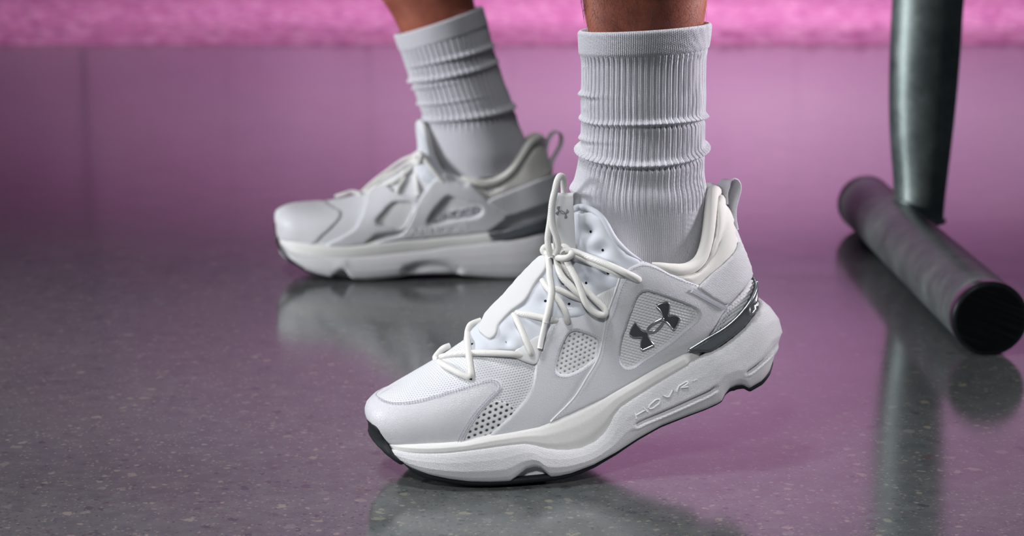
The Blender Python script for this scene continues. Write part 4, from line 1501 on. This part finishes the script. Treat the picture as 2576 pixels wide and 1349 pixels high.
arch = [(Z('O', (120, 1190), (250, 1150), (380, 1140), (520, 1155), (620, 1195)), 13.0, 0.0045, 0.0)]
sole2 = build_sole(S2, feather2, seam2, seam2, bottom2, drop2, shoe2, groove=arch, core_end=0.74, flush=-0.0022, tread=tread2)
T2 = [(718, 521, 0, 0), (735, 515, 0, 0.012), (758, 509, 0, 0.05), (800, 506, 0, 0.11), (830, 503, 0, 0.16), (885, 492, 0, 0.225), (921, 480, 0, 0.275), (954, 459, 0, 0.32), (986, 436, 0, 0.365), (1019, 413, 0, 0.41),
      (1045, 392, 0, 0.45), (1053, 372, 0.0, 0.475), (1048, 335, 0.0, 0.50), (1045, 306, 0.004, 0.52), (1056, 300, 0.012, 0.535), (1068, 310, 0.020, 0.55), (1076, 350, 0.028, 0.57), (1092, 395, 0.034, 0.60), (1118, 430, 0.039, 0.64), (1166, 448, 0.041, 0.69),
      (1197, 458, 0.0405, 0.725), (1225, 462, 0.039, 0.76), (1261, 452, 0.0355, 0.80), (1287, 430, 0.031, 0.835), (1312, 394, 0.026, 0.875), (1332, 362, 0.019, 0.915), (1347, 351, 0.012, 0.955), (1356, 350, 0.006, 0.985), (1362, 351, 0, 1.0)]
C3 = np.array([S2.uw((x, y), n) for x, y, n, q in T2])
seg = np.concatenate([[0], np.cumsum(np.linalg.norm(np.diff(C3, axis=0), axis=1))]); seg /= seg[-1]
zone = [(float(np.interp(q, S2.q, fr1)), s) for (x, y, n, q), s in zip(T2, seg)]
B3, T3, O3, D, NT = build_upper(S2, feather2, [t[:3] for t in T2], zone, shoe2)
q = S2.q
V2, F2, half2, uv2 = shell(S2, B3, T3, O3, D, NT,
                      np.interp(q, kq, [1.0, 1.0, 1.0, 0.9, 0.6, 0.35, 0.25, 0.22, 0.25]),
                      np.interp(q, kq, [0.0, 0.12, 0.35, 0.5, 0.8, 1.0, 1.0, 1.0, 1.0]),
                      np.interp(q, kq, [0.55, 0.50, 0.38, 0.32, 0.32, 0.33, 0.35, 0.35, 0.35]),
                      np.interp(q, kq, [0.55, 0.50, 0.42, 0.36, 0.30, 0.30, 0.33, 0.33, 0.33]),
                      np.interp(q, kq, [0.25, 0.22, 0.10, 0.02, 0.0, 0.05, 0.10, 0.12, 0.15]))
mesh_obj('upper', V2, F2, MAT['mesh'], shoe2, uv=uv2)['label'] = 'white knitted mesh upper'
U2 = Surf(V2, F2, S2)
vs, fs = join([sole2['carrier'], sole2['core'], (V2, F2)])
ALL2 = Surf(vs, fs, S2)
print('S2 L', S2.L, 'S1 L', S1.L)

CL2 = Surf(*S2.loft([S2.ring(np.full(S2.NQ, -0.0035), lambda u: seam2(u) - 0.006), S2.ring(np.full(S2.NQ, -0.0045), lambda u: seam2(u) + 0.002), S2.ring(np.full(S2.NQ, -0.0075), lambda u: seam2(u) + 0.014), S2.ring(np.full(S2.NQ, -0.0085), lambda u: seam2(u) + 0.035)]), S2)

# ------------------------------------------------------------------ far shoe: overlays
panel('toe_overlay', U2, Z('N', (480, 878), (250, 845), (80, 805), (62, 690), (80, 580), (150, 490), (280, 415), (450, 375), (600, 372), (650, 420), (720, 465), (785, 490), (805, 545), (785, 595), (700, 685), (600, 775)), MAT['leather'], shoe2, h=0.0018, edge=5, gstep=8, label='white leather toe overlay')
g1 = Z('N', (1195, 640), (1290, 512), (1400, 408), (1470, 400), (1640, 420), (1570, 560), (1490, 700), (1340, 675))
panel('quarter_overlay', U2, Z('N', (620, 890), (800, 792), (950, 702), (1010, 610), (1080, 460), (1110, 340), (1180, 250), (1320, 215), (1420, 300), (1560, 330), (1700, 320), (1660, 450), (1560, 660), (1480, 720), (1200, 770), (1050, 880)), MAT['leather'], shoe2, h=0.0030, edge=4, base=0.0008, gstep=8, holes=[g1],
      label='white leather side overlay with a ribbed window')
panel('ribbed_window', U2, grow(g1, 4), MAT['webbing_rib'], shoe2, h=0.0003, edge=3, base=0.0001, label='white ribbed insert')
g2 = Z('O', (315, 672), (345, 600), (420, 500), (540, 378), (600, 395), (720, 440), (860, 478), (902, 525), (890, 572), (840, 602), (600, 645), (330, 697))
panel('heel_overlay', U2, Z('O', (30, 800), (110, 700), (200, 490), (300, 330), (400, 210), (480, 160), (600, 165), (740, 210), (800, 280), (900, 370), (980, 440), (1080, 520), (1180, 590), (1080, 690), (960, 770), (850, 785), (700, 805), (300, 840), (0, 865), (-120, 880), (-250, 900), (-150, 850)), MAT['leather'], shoe2, h=0.0032, edge=4, base=0.0014, gstep=8, holes=[g2],
      label='white leather rear overlay with a lettered window')
panel('lettered_window', U2, grow(g2, 4), MAT['smooth_knit'], shoe2, h=0.0003, edge=3, base=0.0001, label='pale knit window')
panel('tongue', U2, [(1030, 410), (1046, 388), (1052, 370), (1047, 335), (1044, 306), (1056, 300), (1068, 311), (1076, 350), (1092, 395), (1118, 430), (1166, 447), (1150, 480), (1100, 470), (1050, 445)], MAT['smooth'], shoe2, h=0.0016, edge=6)
panel('heel_collar', U2, Z('O', (730, 218), (850, 232), (960, 248), (1080, 218), (1170, 155), (1230, 75), (1310, -60), (1390, -180), (1480, -212), (1560, -160), (1610, -40), (1650, 130), (1560, 200), (1200, 330), (960, 430), (880, 355), (790, 275)), MAT['lining'], shoe2, h=0.0026, edge=6, base=0.0002, label='padded cream collar')
panel('heel_strap', U2, Z('O', (930, 440), (1200, 332), (1560, 196), (1660, 150), (1690, 300), (1660, 440), (1250, 585), (1160, 600), (1040, 520)), MAT['strap'], shoe2, h=0.0016, edge=4, base=0.0040, curved=False, label='ribbed webbing heel strap')
clip2 = panel('heel_clip', CL2, Z('O', (940, 802), (1030, 758), (1120, 752), (1250, 715), (1450, 655), (1620, 600), (1700, 570), (1740, 620), (1680, 740), (1600, 764), (1450, 803), (1300, 842), (1130, 868), (1000, 838)), MAT['clip'], shoe2, h=0.0026, edge=5, base=0.0006, step=5, label='dark glossy moulded heel clip')
panel('toe_bumper', ALL2, Z('N', (40, 600), (66, 600), (72, 700), (88, 800), (125, 905), (190, 1000), (290, 1085), (420, 1165), (400, 1180), (270, 1105), (160, 1010), (90, 900), (48, 760)), MAT['rubber'], shoe2, h=0.0016, edge=3, base=0.0002, label='black rubber toe bumper')
iq = [i for i in range(S2.NQ) if S2.q[i] > 0.68]
ep = [half2[i, -1] for i in iq]
loop = smooth_path(np.array(ep + [p * np.array((1, -1, 1)) for p in ep[::-1][1:]]), 6)
rr = 0.0046 * np.sqrt(np.clip(np.minimum(np.arange(len(loop)), np.arange(len(loop))[::-1]) / 10.0, 0.05, 1))
v, f = tube(loop, rr, 12)
mesh_obj('collar_roll', v, f, MAT['lining'], shoe2)
alli = [i for i in range(S2.NQ) if S2.q[i] > 0.49]
e0 = np.array([half2[i, -1] for i in alli]); e0 = np.vstack([e0, (e0 * np.array((1, -1, 1)))[::-1][1:]])
cc = e0.mean(0)
G = np.array([e0 + (cc - e0) * np.array((k, k, 0)) + np.array((0, 0, dz)) for k, dz in ((0.0, 0.0), (0.06, -0.004), (0.10, -0.015), (0.12, -0.035), (0.2, -0.05))])
mesh_obj('lining', G.reshape(-1, 3), grid_faces(5, len(e0), False, False), MAT['lining'], shoe2)
tabp = np.array([S2.uw(p, 0.0) for p in Z('F', (2185, 280), (2186, 210), (2205, 150), (2240, 105), (2275, 97), (2305, 130), (2300, 190), (2265, 260), (2232, 320), (2222, 390))])
v, f = ribbon(spline(tabp, step=0.0012), np.array((-0.35, 0.93, 0.0)), 0.0050, 0.0013)
mesh_obj('pull_tab', v, f, MAT['strap'], shoe2)['label'] = 'white webbing heel pull loop'

STROKES = {'U': [[(0, 1), (0, 0.2), (0.2, 0), (0.8, 0), (1, 0.2), (1, 1)]], 'N': [[(0, 0), (0, 1), (1, 0), (1, 1)]], 'D': [[(0, 0), (0, 1), (0.7, 1), (1, 0.75), (1, 0.25), (0.7, 0), (0, 0)]],
           'E': [[(1, 1), (0, 1), (0, 0), (1, 0)], [(0, 0.5), (0.8, 0.5)]], 'R': [[(0, 0), (0, 1), (0.8, 1), (1, 0.8), (0.9, 0.5), (0, 0.5)], [(0.4, 0.5), (1, 0)]], 'A': [[(0, 0), (0.5, 1), (1, 0)], [(0.2, 0.4), (0.8, 0.4)]],
           'M': [[(0, 0), (0, 1), (0.5, 0.4), (1, 1), (1, 0)]], 'O': [[(0.2, 0), (0, 0.2), (0, 0.8), (0.2, 1), (0.8, 1), (1, 0.8), (1, 0.2), (0.8, 0), (0.2, 0)]]}
def lettering(word, surf, p0, p1, hpx, off, r, mat, parent):
    p0 = np.array(p0); p1 = np.array(p1)
    d = (p1 - p0) / len(word)
    upv = np.array((-d[1], d[0])); upv = upv / np.linalg.norm(upv) * hpx
    if upv[1] > 0: upv = -upv
    for i, ch in enumerate(word):
        parts = []
        for st in STROKES[ch]:
            line = [tuple(p0 + d * (i + 0.12 + 0.72 * x) + upv * y) for x, y in st]
            P, nr = lay(surf, line, off, step=2.0, curved=False)
            if len(P) > 1: parts.append(tube(P, r, 6))
        v, f = join(parts)
        mesh_obj('raised_letter', v, f, mat, parent)
lettering('UNDER', U2, Z('O', (375, 655))[0], Z('O', (880, 565))[0], 16, 0.0010, 0.0010, MAT['letter_grey'], shoe2)
lettering('ARMOUR', U2, Z('O', (120, 800))[0], Z('O', (760, 752))[0], 15, 0.0045, 0.0006, MAT['leather_edge'], shoe2)

def FF(*p): return [Z('F', (x, y))[0] + (l,) for x, y, l in p]
lace2 = lambda ctrl, r=0.0024: mesh_obj('lace', *cord(U2, ctrl, r, nseg=10, aim=(1000, 540))[0], MAT['lace'], shoe2)
lace2(FF((560, 600, 0.003), (640, 575, 0.0055), (690, 560, 0.006), (760, 575, 0.004)))
lace2(FF((770, 565, 0.005), (850, 490, 0.009), (960, 405, 0.011), (1080, 320, 0.011), (1190, 275, 0.007)))
lace2(FF((790, 570, 0.005), (900, 520, 0.008), (1020, 478, 0.010), (1100, 420, 0.010), (1185, 330, 0.008)))
lace2(FF((830, 545, 0.010), (920, 470, 0.014), (1030, 400, 0.014), (1140, 330, 0.011), (1200, 290, 0.008)))
lace2(FF((1185, 290, 0.009), (1215, 270, 0.008), (1300, 375, 0.004), (1390, 480, 0.003), (1410, 500, 0.0005)))
lace2(FF((1190, 320, 0.008), (1188, 420, 0.006), (1195, 520, 0.005), (1208, 580, 0.002)))
lace2(FF((1080, 400, 0.007), (1090, 460, 0.006), (1050, 530, 0.005), (1035, 585, 0.002)))
lace2(FF((830, 560, 0.005), (830, 610, 0.0045), (815, 650, 0.002)))
lace2(FF((1160, 285, 0.014), (1195, 262, 0.015), (1222, 290, 0.014), (1205, 330, 0.013), (1165, 325, 0.013)))

# ------------------------------------------------------------------ socks
def build_sock(name, label, Lp, Rp, y0, folds, n_cuff, ribs, rib_amp, rib_end, depth_ratio, group, shift_y=0.0):
    """Lp, Rp: matched left/right silhouette pixels from the cuff's top edge down to inside the shoe; the leg stands in the plane y = y0"""
    Lw = np.array([at_depth(p, y0) for p in spline(Lp, 260)])
    Rw = np.array([at_depth(p, y0) for p in spline(Rp, 260)])
    C = (Lw + Rw) / 2
    H = (Rw - Lw) / 2
    rx = np.linalg.norm(H, axis=1)
    rx = smooth_path(np.stack([rx, rx, rx], -1), 8)[:, 0]
    C = smooth_path(C, 6)
    ex = H / np.linalg.norm(H, axis=1)[:, None]
    ex = smooth_path(ex, 40)
    ex /= np.linalg.norm(ex, axis=1)[:, None]
    ey = np.array((0, -1.0, 0))                     # towards the camera
    NA = 800
    th = np.linspace(0, 2 * math.pi, NA, endpoint=False)
    n = len(C)
    lev = np.linspace(0, 1, n)
    root = empty(name, tuple(C[-1]))
    tag(root, label, 'sock', group)
    base = np.array(root.location)
    X, Y = np.cos(th), np.sin(th)                   # X: right in the picture, Y: towards the camera
    V = np.zeros((n, NA, 3))
    UV = np.zeros((n, NA, 2))
    arc = np.concatenate([[0], np.cumsum(np.linalg.norm(np.diff(C, axis=0), axis=1))])
    for i in range(n):
        r = np.full(NA, 1.0)
        t = lev[i]
        add = np.zeros(NA)
        is_cuff = t < n_cuff
        k = np.clip((t - n_cuff) / 0.01, 0, 1) * np.clip((rib_end - t) / 0.06, 0, 1)
        rp = np.cos(th * ribs + 0.6 * np.sin(th * 3 + t * 4))
        rp = 0.45 - 1.9 * np.clip((-rp - 0.35) / 0.65, 0, 1) ** 1.2 + 0.10 * rp
        add += rib_amp * k * rp
        # finer knit columns everywhere
        add += 0.00022 * np.cos(th * ribs * 3)
        if is_cuff:
            e = np.minimum(t, n_cuff - t) / 0.012
            add += 0.0011 * np.sqrt(np.clip(1 - (1 - np.clip(e, 0, 1)) ** 2, 0, 1)) + 0.00018 * np.cos(th * ribs * 2 + t * 700)
        for (tc, tilt, ph, wd, amp, a0, aw, sharp) in folds:
            c = tc + tilt * np.cos(th - ph)
            d = (t - c) / wd
            # a roll with a soft upper and an undercut lower side
            prof = np.where(d < 0, np.exp(-(d * 1.0) ** 2), np.exp(-(d * sharp) ** 2))
            shadow = -0.35 * np.exp(-((d - 1.3) / 0.6) ** 2)
            da = np.angle(np.exp(1j * (th - a0)))
            wgt = np.exp(-(da / aw) ** 2) if aw < 6 else 1.0
            add += amp * (prof + shadow) * wgt * (1 + 0.03 * np.cos(th * ribs))
        rad_x = rx[i] + add
        rad_y = rx[i] * depth_ratio + add
        V[i] = C[i] - base + ex[i] * (X * rad_x)[:, None] + ey * (Y * rad_y)[:, None] + np.array((0, shift_y, 0))
        UV[i, :, 0] = th * rx[i]
        UV[i, :, 1] = arc[i]
    ic = int(round(n_cuff * (n - 1)))
    # lip of the cuff folds inwards
    def part(nm, a, b, lip):
        rows = [V[i] for i in range(a, b)]
        uv = [UV[i] for i in range(a, b)]
        if lip:
            c0 = V[a].mean(0)
            for s_, dz in ((0.985, 0.0006), (0.955, 0.0), (0.93, -0.004), (0.92, -0.012)):
                rows.insert(0, c0 + (V[a] - c0) * s_ + np.array((0, 0, dz)))
                uv.insert(0, UV[a])
        G = np.array(rows)
        o = mesh_obj(nm, G.reshape(-1, 3), grid_faces(len(rows), NA, False, True), MAT['sock'], root, uv=np.array(uv).reshape(-1, 2))
        return o
    part('cuff', 0, ic + 1, True)
    part('ribbed_leg', ic, n, False)
    return C, rx, ex


# near sock: silhouette read off the photograph (enlarged crop E)
Lp = Z('E', (188, 152), (190, 200), (194, 268), (200, 300), (200, 420), (197, 480), (199, 560), (198, 640), (192, 720), (182, 800), (164, 880), (152, 940), (165, 1000), (190, 1080), (215, 1180), (240, 1300))
Rp = Z('E', (822, 112), (818, 168), (806, 246), (800, 282), (798, 410), (799, 470), (796, 550), (794, 640), (793, 720), (791, 800), (796, 880), (806, 940), (804, 1000), (798, 1100), (782, 1210), (755, 1320))
y_s1 = float(S1.wld((0, -0.004, 0))[1]) + 0.0
p_col = S1.uw((1630, 600), -0.004)
y_s1 = float(S1.wld(p_col)[1])
sock1 = build_sock('crew_sock', 'white ribbed crew sock bunched in rolls above the lifted sneaker', Lp, Rp, y_s1,
                   [(0.262, 0.0, 0.0, 0.012, 0.0022, 3.14, 0.6, 1.6), (0.362, 0.020, 1.57, 0.010, 0.0018, 3.0, 1.0, 2.0), (0.372, 0.0, 0.0, 0.012, 0.0044, 0.9, 1.15, 2.6),
                    (0.445, 0.0, 0.0, 0.012, 0.0016, 3.14, 0.7, 1.5), (0.495, 0.042, 1.57, 0.014, 0.0042, 1.57, 7.0, 2.4), (0.60, 0.02, 1.57, 0.03, -0.0008, 1.0, 0.9, 1.0), (0.655, 0.0, 0.0, 0.022, 0.0020, 3.1, 0.6, 1.2)],
                   0.098, 64, 0.00070, 0.74, 0.82, 'pair of white crew socks')
# far sock (crop G)
Lp2 = Z('G', (198, 237), (216, 290), (240, 350), (268, 430), (298, 520), (318, 570), (340, 630), (358, 690), (383, 760), (395, 810), (400, 880), (412, 960), (440, 1060), (480, 1180))
Rp2 = Z('G', (787, 45), (806, 110), (832, 200), (856, 300), (880, 385), (902, 450), (930, 540), (962, 620), (995, 710), (1015, 770), (1040, 850), (1075, 930), (1100, 1010), (1090, 1150))
p_col = S2.uw((1190, 400), -0.004)
y_s2 = float(S2.wld(p_col)[1])
sock2 = build_sock('crew_sock', 'white ribbed crew sock slanting forward above the flat-standing sneaker', Lp2, Rp2, y_s2,
                   [(0.235, 0.004, 0.0, 0.016, 0.0040, 1.0, 1.3, 2.2), (0.335, 0.004, 1.4, 0.018, 0.0048, 2.2, 2.0, 2.0), (0.39, 0.0, 1.4, 0.012, 0.0030, 2.8, 0.9, 2.0), (0.50, 0.004, 1.4, 0.014, 0.0030, 2.7, 1.1, 2.0),
                    (0.615, 0.004, 1.0, 0.020, 0.0050, 1.2, 1.9, 2.4)],
                   0.115, 46, 0.0010, 0.70, 0.88, 'pair of white crew socks')

# ------------------------------------------------------------------ the sitter: both legs and hips as one continuous body, straddling the bench
def leg_px(Lw, Rw, y0, n):
    L = np.array([at_depth(p, y0) for p in spline(Lw, n)])
    R = np.array([at_depth(p, y0) for p in spline(Rw, n)])
    return (L + R) / 2, np.linalg.norm(R - L, axis=1) / 2


bm = bmesh.new()
skin_r = []
def chain(pts):
    prev = None
    out = []
    for p, r in pts:
        vtx = bm.verts.new(p)
        skin_r.append(r)
        if prev is not None:
            bm.edges.new((prev, vtx))
        prev = vtx
        out.append(vtx)
    return out
c1, r1 = leg_px([(1446, -60), (1455, 0), (1466, 75)], [(1796, -60), (1790, 0), (1778, 62)], y_s1, 5)
c2, r2 = leg_px([(922, -60), (958, 0), (990, 75)], [(1192, -60), (1208, 0), (1216, 35)], y_s2, 5)
hip = np.array((cxp - 0.16, y_post, 0.625))
s1f = [(sock1[0][i], sock1[1][i] * k) for i, k in ((250, 0.45), (190, 0.72), (130, 0.74), (70, 0.80), (30, 0.86))]
s2f = [(sock2[0][i], sock2[1][i] * k) for i, k in ((250, 0.45), (190, 0.72), (130, 0.74), (70, 0.80), (30, 0.86))]
knee1 = np.array((c1[0][0] + 0.01, y_s1 + 0.05, 0.545)); knee2 = np.array((c2[0][0] - 0.10, y_s2 - 0.03, 0.545))
d1 = knee1 - c1[0]; d2 = knee2 - c2[0]
def foot(S, u0, w0):
    return [(S.wld((u, 0, w)), r) for u, w, r in ((u0, w0, 0.028), (u0 + 0.06, w0 - 0.018, 0.030), (u0 + 0.12, w0 - 0.026, 0.026), (u0 + 0.165, w0 - 0.030, 0.016))]
body = chain([(hip, 0.10)])[0]
skin_r[-1] = 0.12
def leg(foot_pts, sock_pts, cs, rs, knee, side):
    hipj = hip + np.array((-0.03, side * 0.09, -0.02))
    seq = [(hipj, 0.085), (hipj * 0.6 + knee * 0.4 + np.array((0, 0, 0.015)), 0.080), (knee * 0.85 + hipj * 0.15, 0.064), (knee, 0.058), (knee * 0.72 + cs[0] * 0.28, 0.060), (knee * 0.4 + cs[0] * 0.6 + np.array((0.008, 0, 0)), 0.056)]
    seq += [(c, r * 1.02) for c, r in zip(cs, rs)]
    seq += sock_pts[::-1] + foot_pts
    vs_ = chain(seq)
    bm.edges.new((body, vs_[0]))
leg(foot(S1, -0.135, 0.075), s1f, c1, r1, knee1, -1)
leg(foot(S2, -0.16, 0.075), s2f, c2, r2, knee2, 1)
bm.verts.ensure_lookup_table()
me = bpy.data.meshes.new('person')
bm.to_mesh(me); bm.free()
person = bpy.data.objects.new('person', me)
COL.objects.link(person)
me.materials.append(MAT['skin'])
md = person.modifiers.new('skin', 'SKIN')
md.use_smooth_shade = True
sv = me.skin_vertices[0].data
for i, r in enumerate(skin_r):
    sv[i].radius = (r, r * 0.92)
    sv[i].use_root = (i == 0)
sd = person.modifiers.new('sub', 'SUBSURF'); sd.levels = 3; sd.render_levels = 3
tag(person, 'seated person with bare brown shins straddling the bench, feet in white sneakers', 'person')
dg = bpy.context.evaluated_depsgraph_get()
ev = person.evaluated_get(dg)
me2 = bpy.data.meshes.new_from_object(ev)
person.modifiers.clear()
person.data = me2
me2.name = 'person'
me2.materials.clear(); me2.materials.append(MAT['skin'])

co = np.empty(len(me2.vertices) * 3); me2.vertices.foreach_get('co', co); co = co.reshape(-1, 3)
low = co[:, 2] < 0.42
yl = np.where(np.abs(co[:, 1] - y_s1) < np.abs(co[:, 1] - y_s2), y_s1, y_s2)
kk = np.where(low, np.interp(co[:, 2], [0.0, 0.34, 0.42], [0.70, 0.74, 1.0]), 1.0)
co[:, 1] = yl + (co[:, 1] - yl) * kk
me2.vertices.foreach_set('co', co.ravel()); me2.update()
# hair on the near shin
me2.calc_loop_triangles()
tr = [tuple(t.vertices) for t in me2.loop_triangles]
bt = BVHTree.FromPolygons([tuple(v) for v in co], tr)
hs = []
rng = random.Random(11)
for k in range(380):
    p = (rng.uniform(1452, 1790), rng.uniform(-70, 74))
    if k % 3 == 0: p = (rng.uniform(1452, 1475), p[1])
    d = ray(p); d /= np.linalg.norm(d)
    h = bt.ray_cast(Vector(C_O), Vector(d))
    if h[0] is None: continue
    c, nr = np.array(h[0]), np.array(h[1])
    if nr @ d > 0: nr = -nr
    dn = np.array((rng.gauss(0, 0.45), rng.gauss(0, 0.3), -1.0)); dn -= nr * (dn @ nr); dn /= np.linalg.norm(dn)
    L = rng.uniform(0.005, 0.013)
    q_ = [c - nr * 0.0005, c + nr * 0.0011 + dn * L * 0.3, c + nr * 0.0016 + dn * L * 0.65, c + nr * 0.0012 + dn * L]
    hs.append(tube(spline(q_, 5), np.array([0.00007, 0.000065, 0.00006, 0.00004, 0.00002]), 4, cap=False))
v, f = join(hs)
o = mesh_obj('leg_hair', v, f, MAT['hair'], person)
o['kind'] = 'stuff'
# shorts on the hips and thighs, above the picture
bm = bmesh.new(); rs = []
hb = bm.verts.new(hip + np.array((0.0, 0, 0.0))); rs.append(0.135)
w_ = bm.verts.new(hip + np.array((0.015, 0, 0.13))); rs.append(0.135); bm.edges.new((hb, w_))
for kn, sd_ in ((knee1, -1), (knee2, 1)):
    hj = hip + np.array((-0.03, sd_ * 0.09, -0.005))
    a_ = bm.verts.new(hj); rs.append(0.098); bm.edges.new((hb, a_))
    b_ = bm.verts.new(hj * 0.5 + kn * 0.5 + np.array((0, 0, 0.02))); rs.append(0.098); bm.edges.new((a_, b_))
    c_ = bm.verts.new(hj * 0.25 + kn * 0.75 + np.array((0, 0, 0.02))); rs.append(0.09); bm.edges.new((b_, c_))
me = bpy.data.meshes.new('shorts'); bm.to_mesh(me); bm.free()
sh = bpy.data.objects.new('shorts', me); COL.objects.link(sh)
sh.modifiers.new('skin', 'SKIN').use_smooth_shade = True
for i, r in enumerate(rs):
    me.skin_vertices[0].data[i].radius = (r, r); me.skin_vertices[0].data[i].use_root = (i == 0)
sh.modifiers.new('sub', 'SUBSURF').levels = 2
dg = bpy.context.evaluated_depsgraph_get()
m3 = bpy.data.meshes.new_from_object(sh.evaluated_get(dg)); sh.modifiers.clear(); sh.data = m3
m3.materials.clear(); m3.materials.append(MAT['shorts']); sh.parent = person
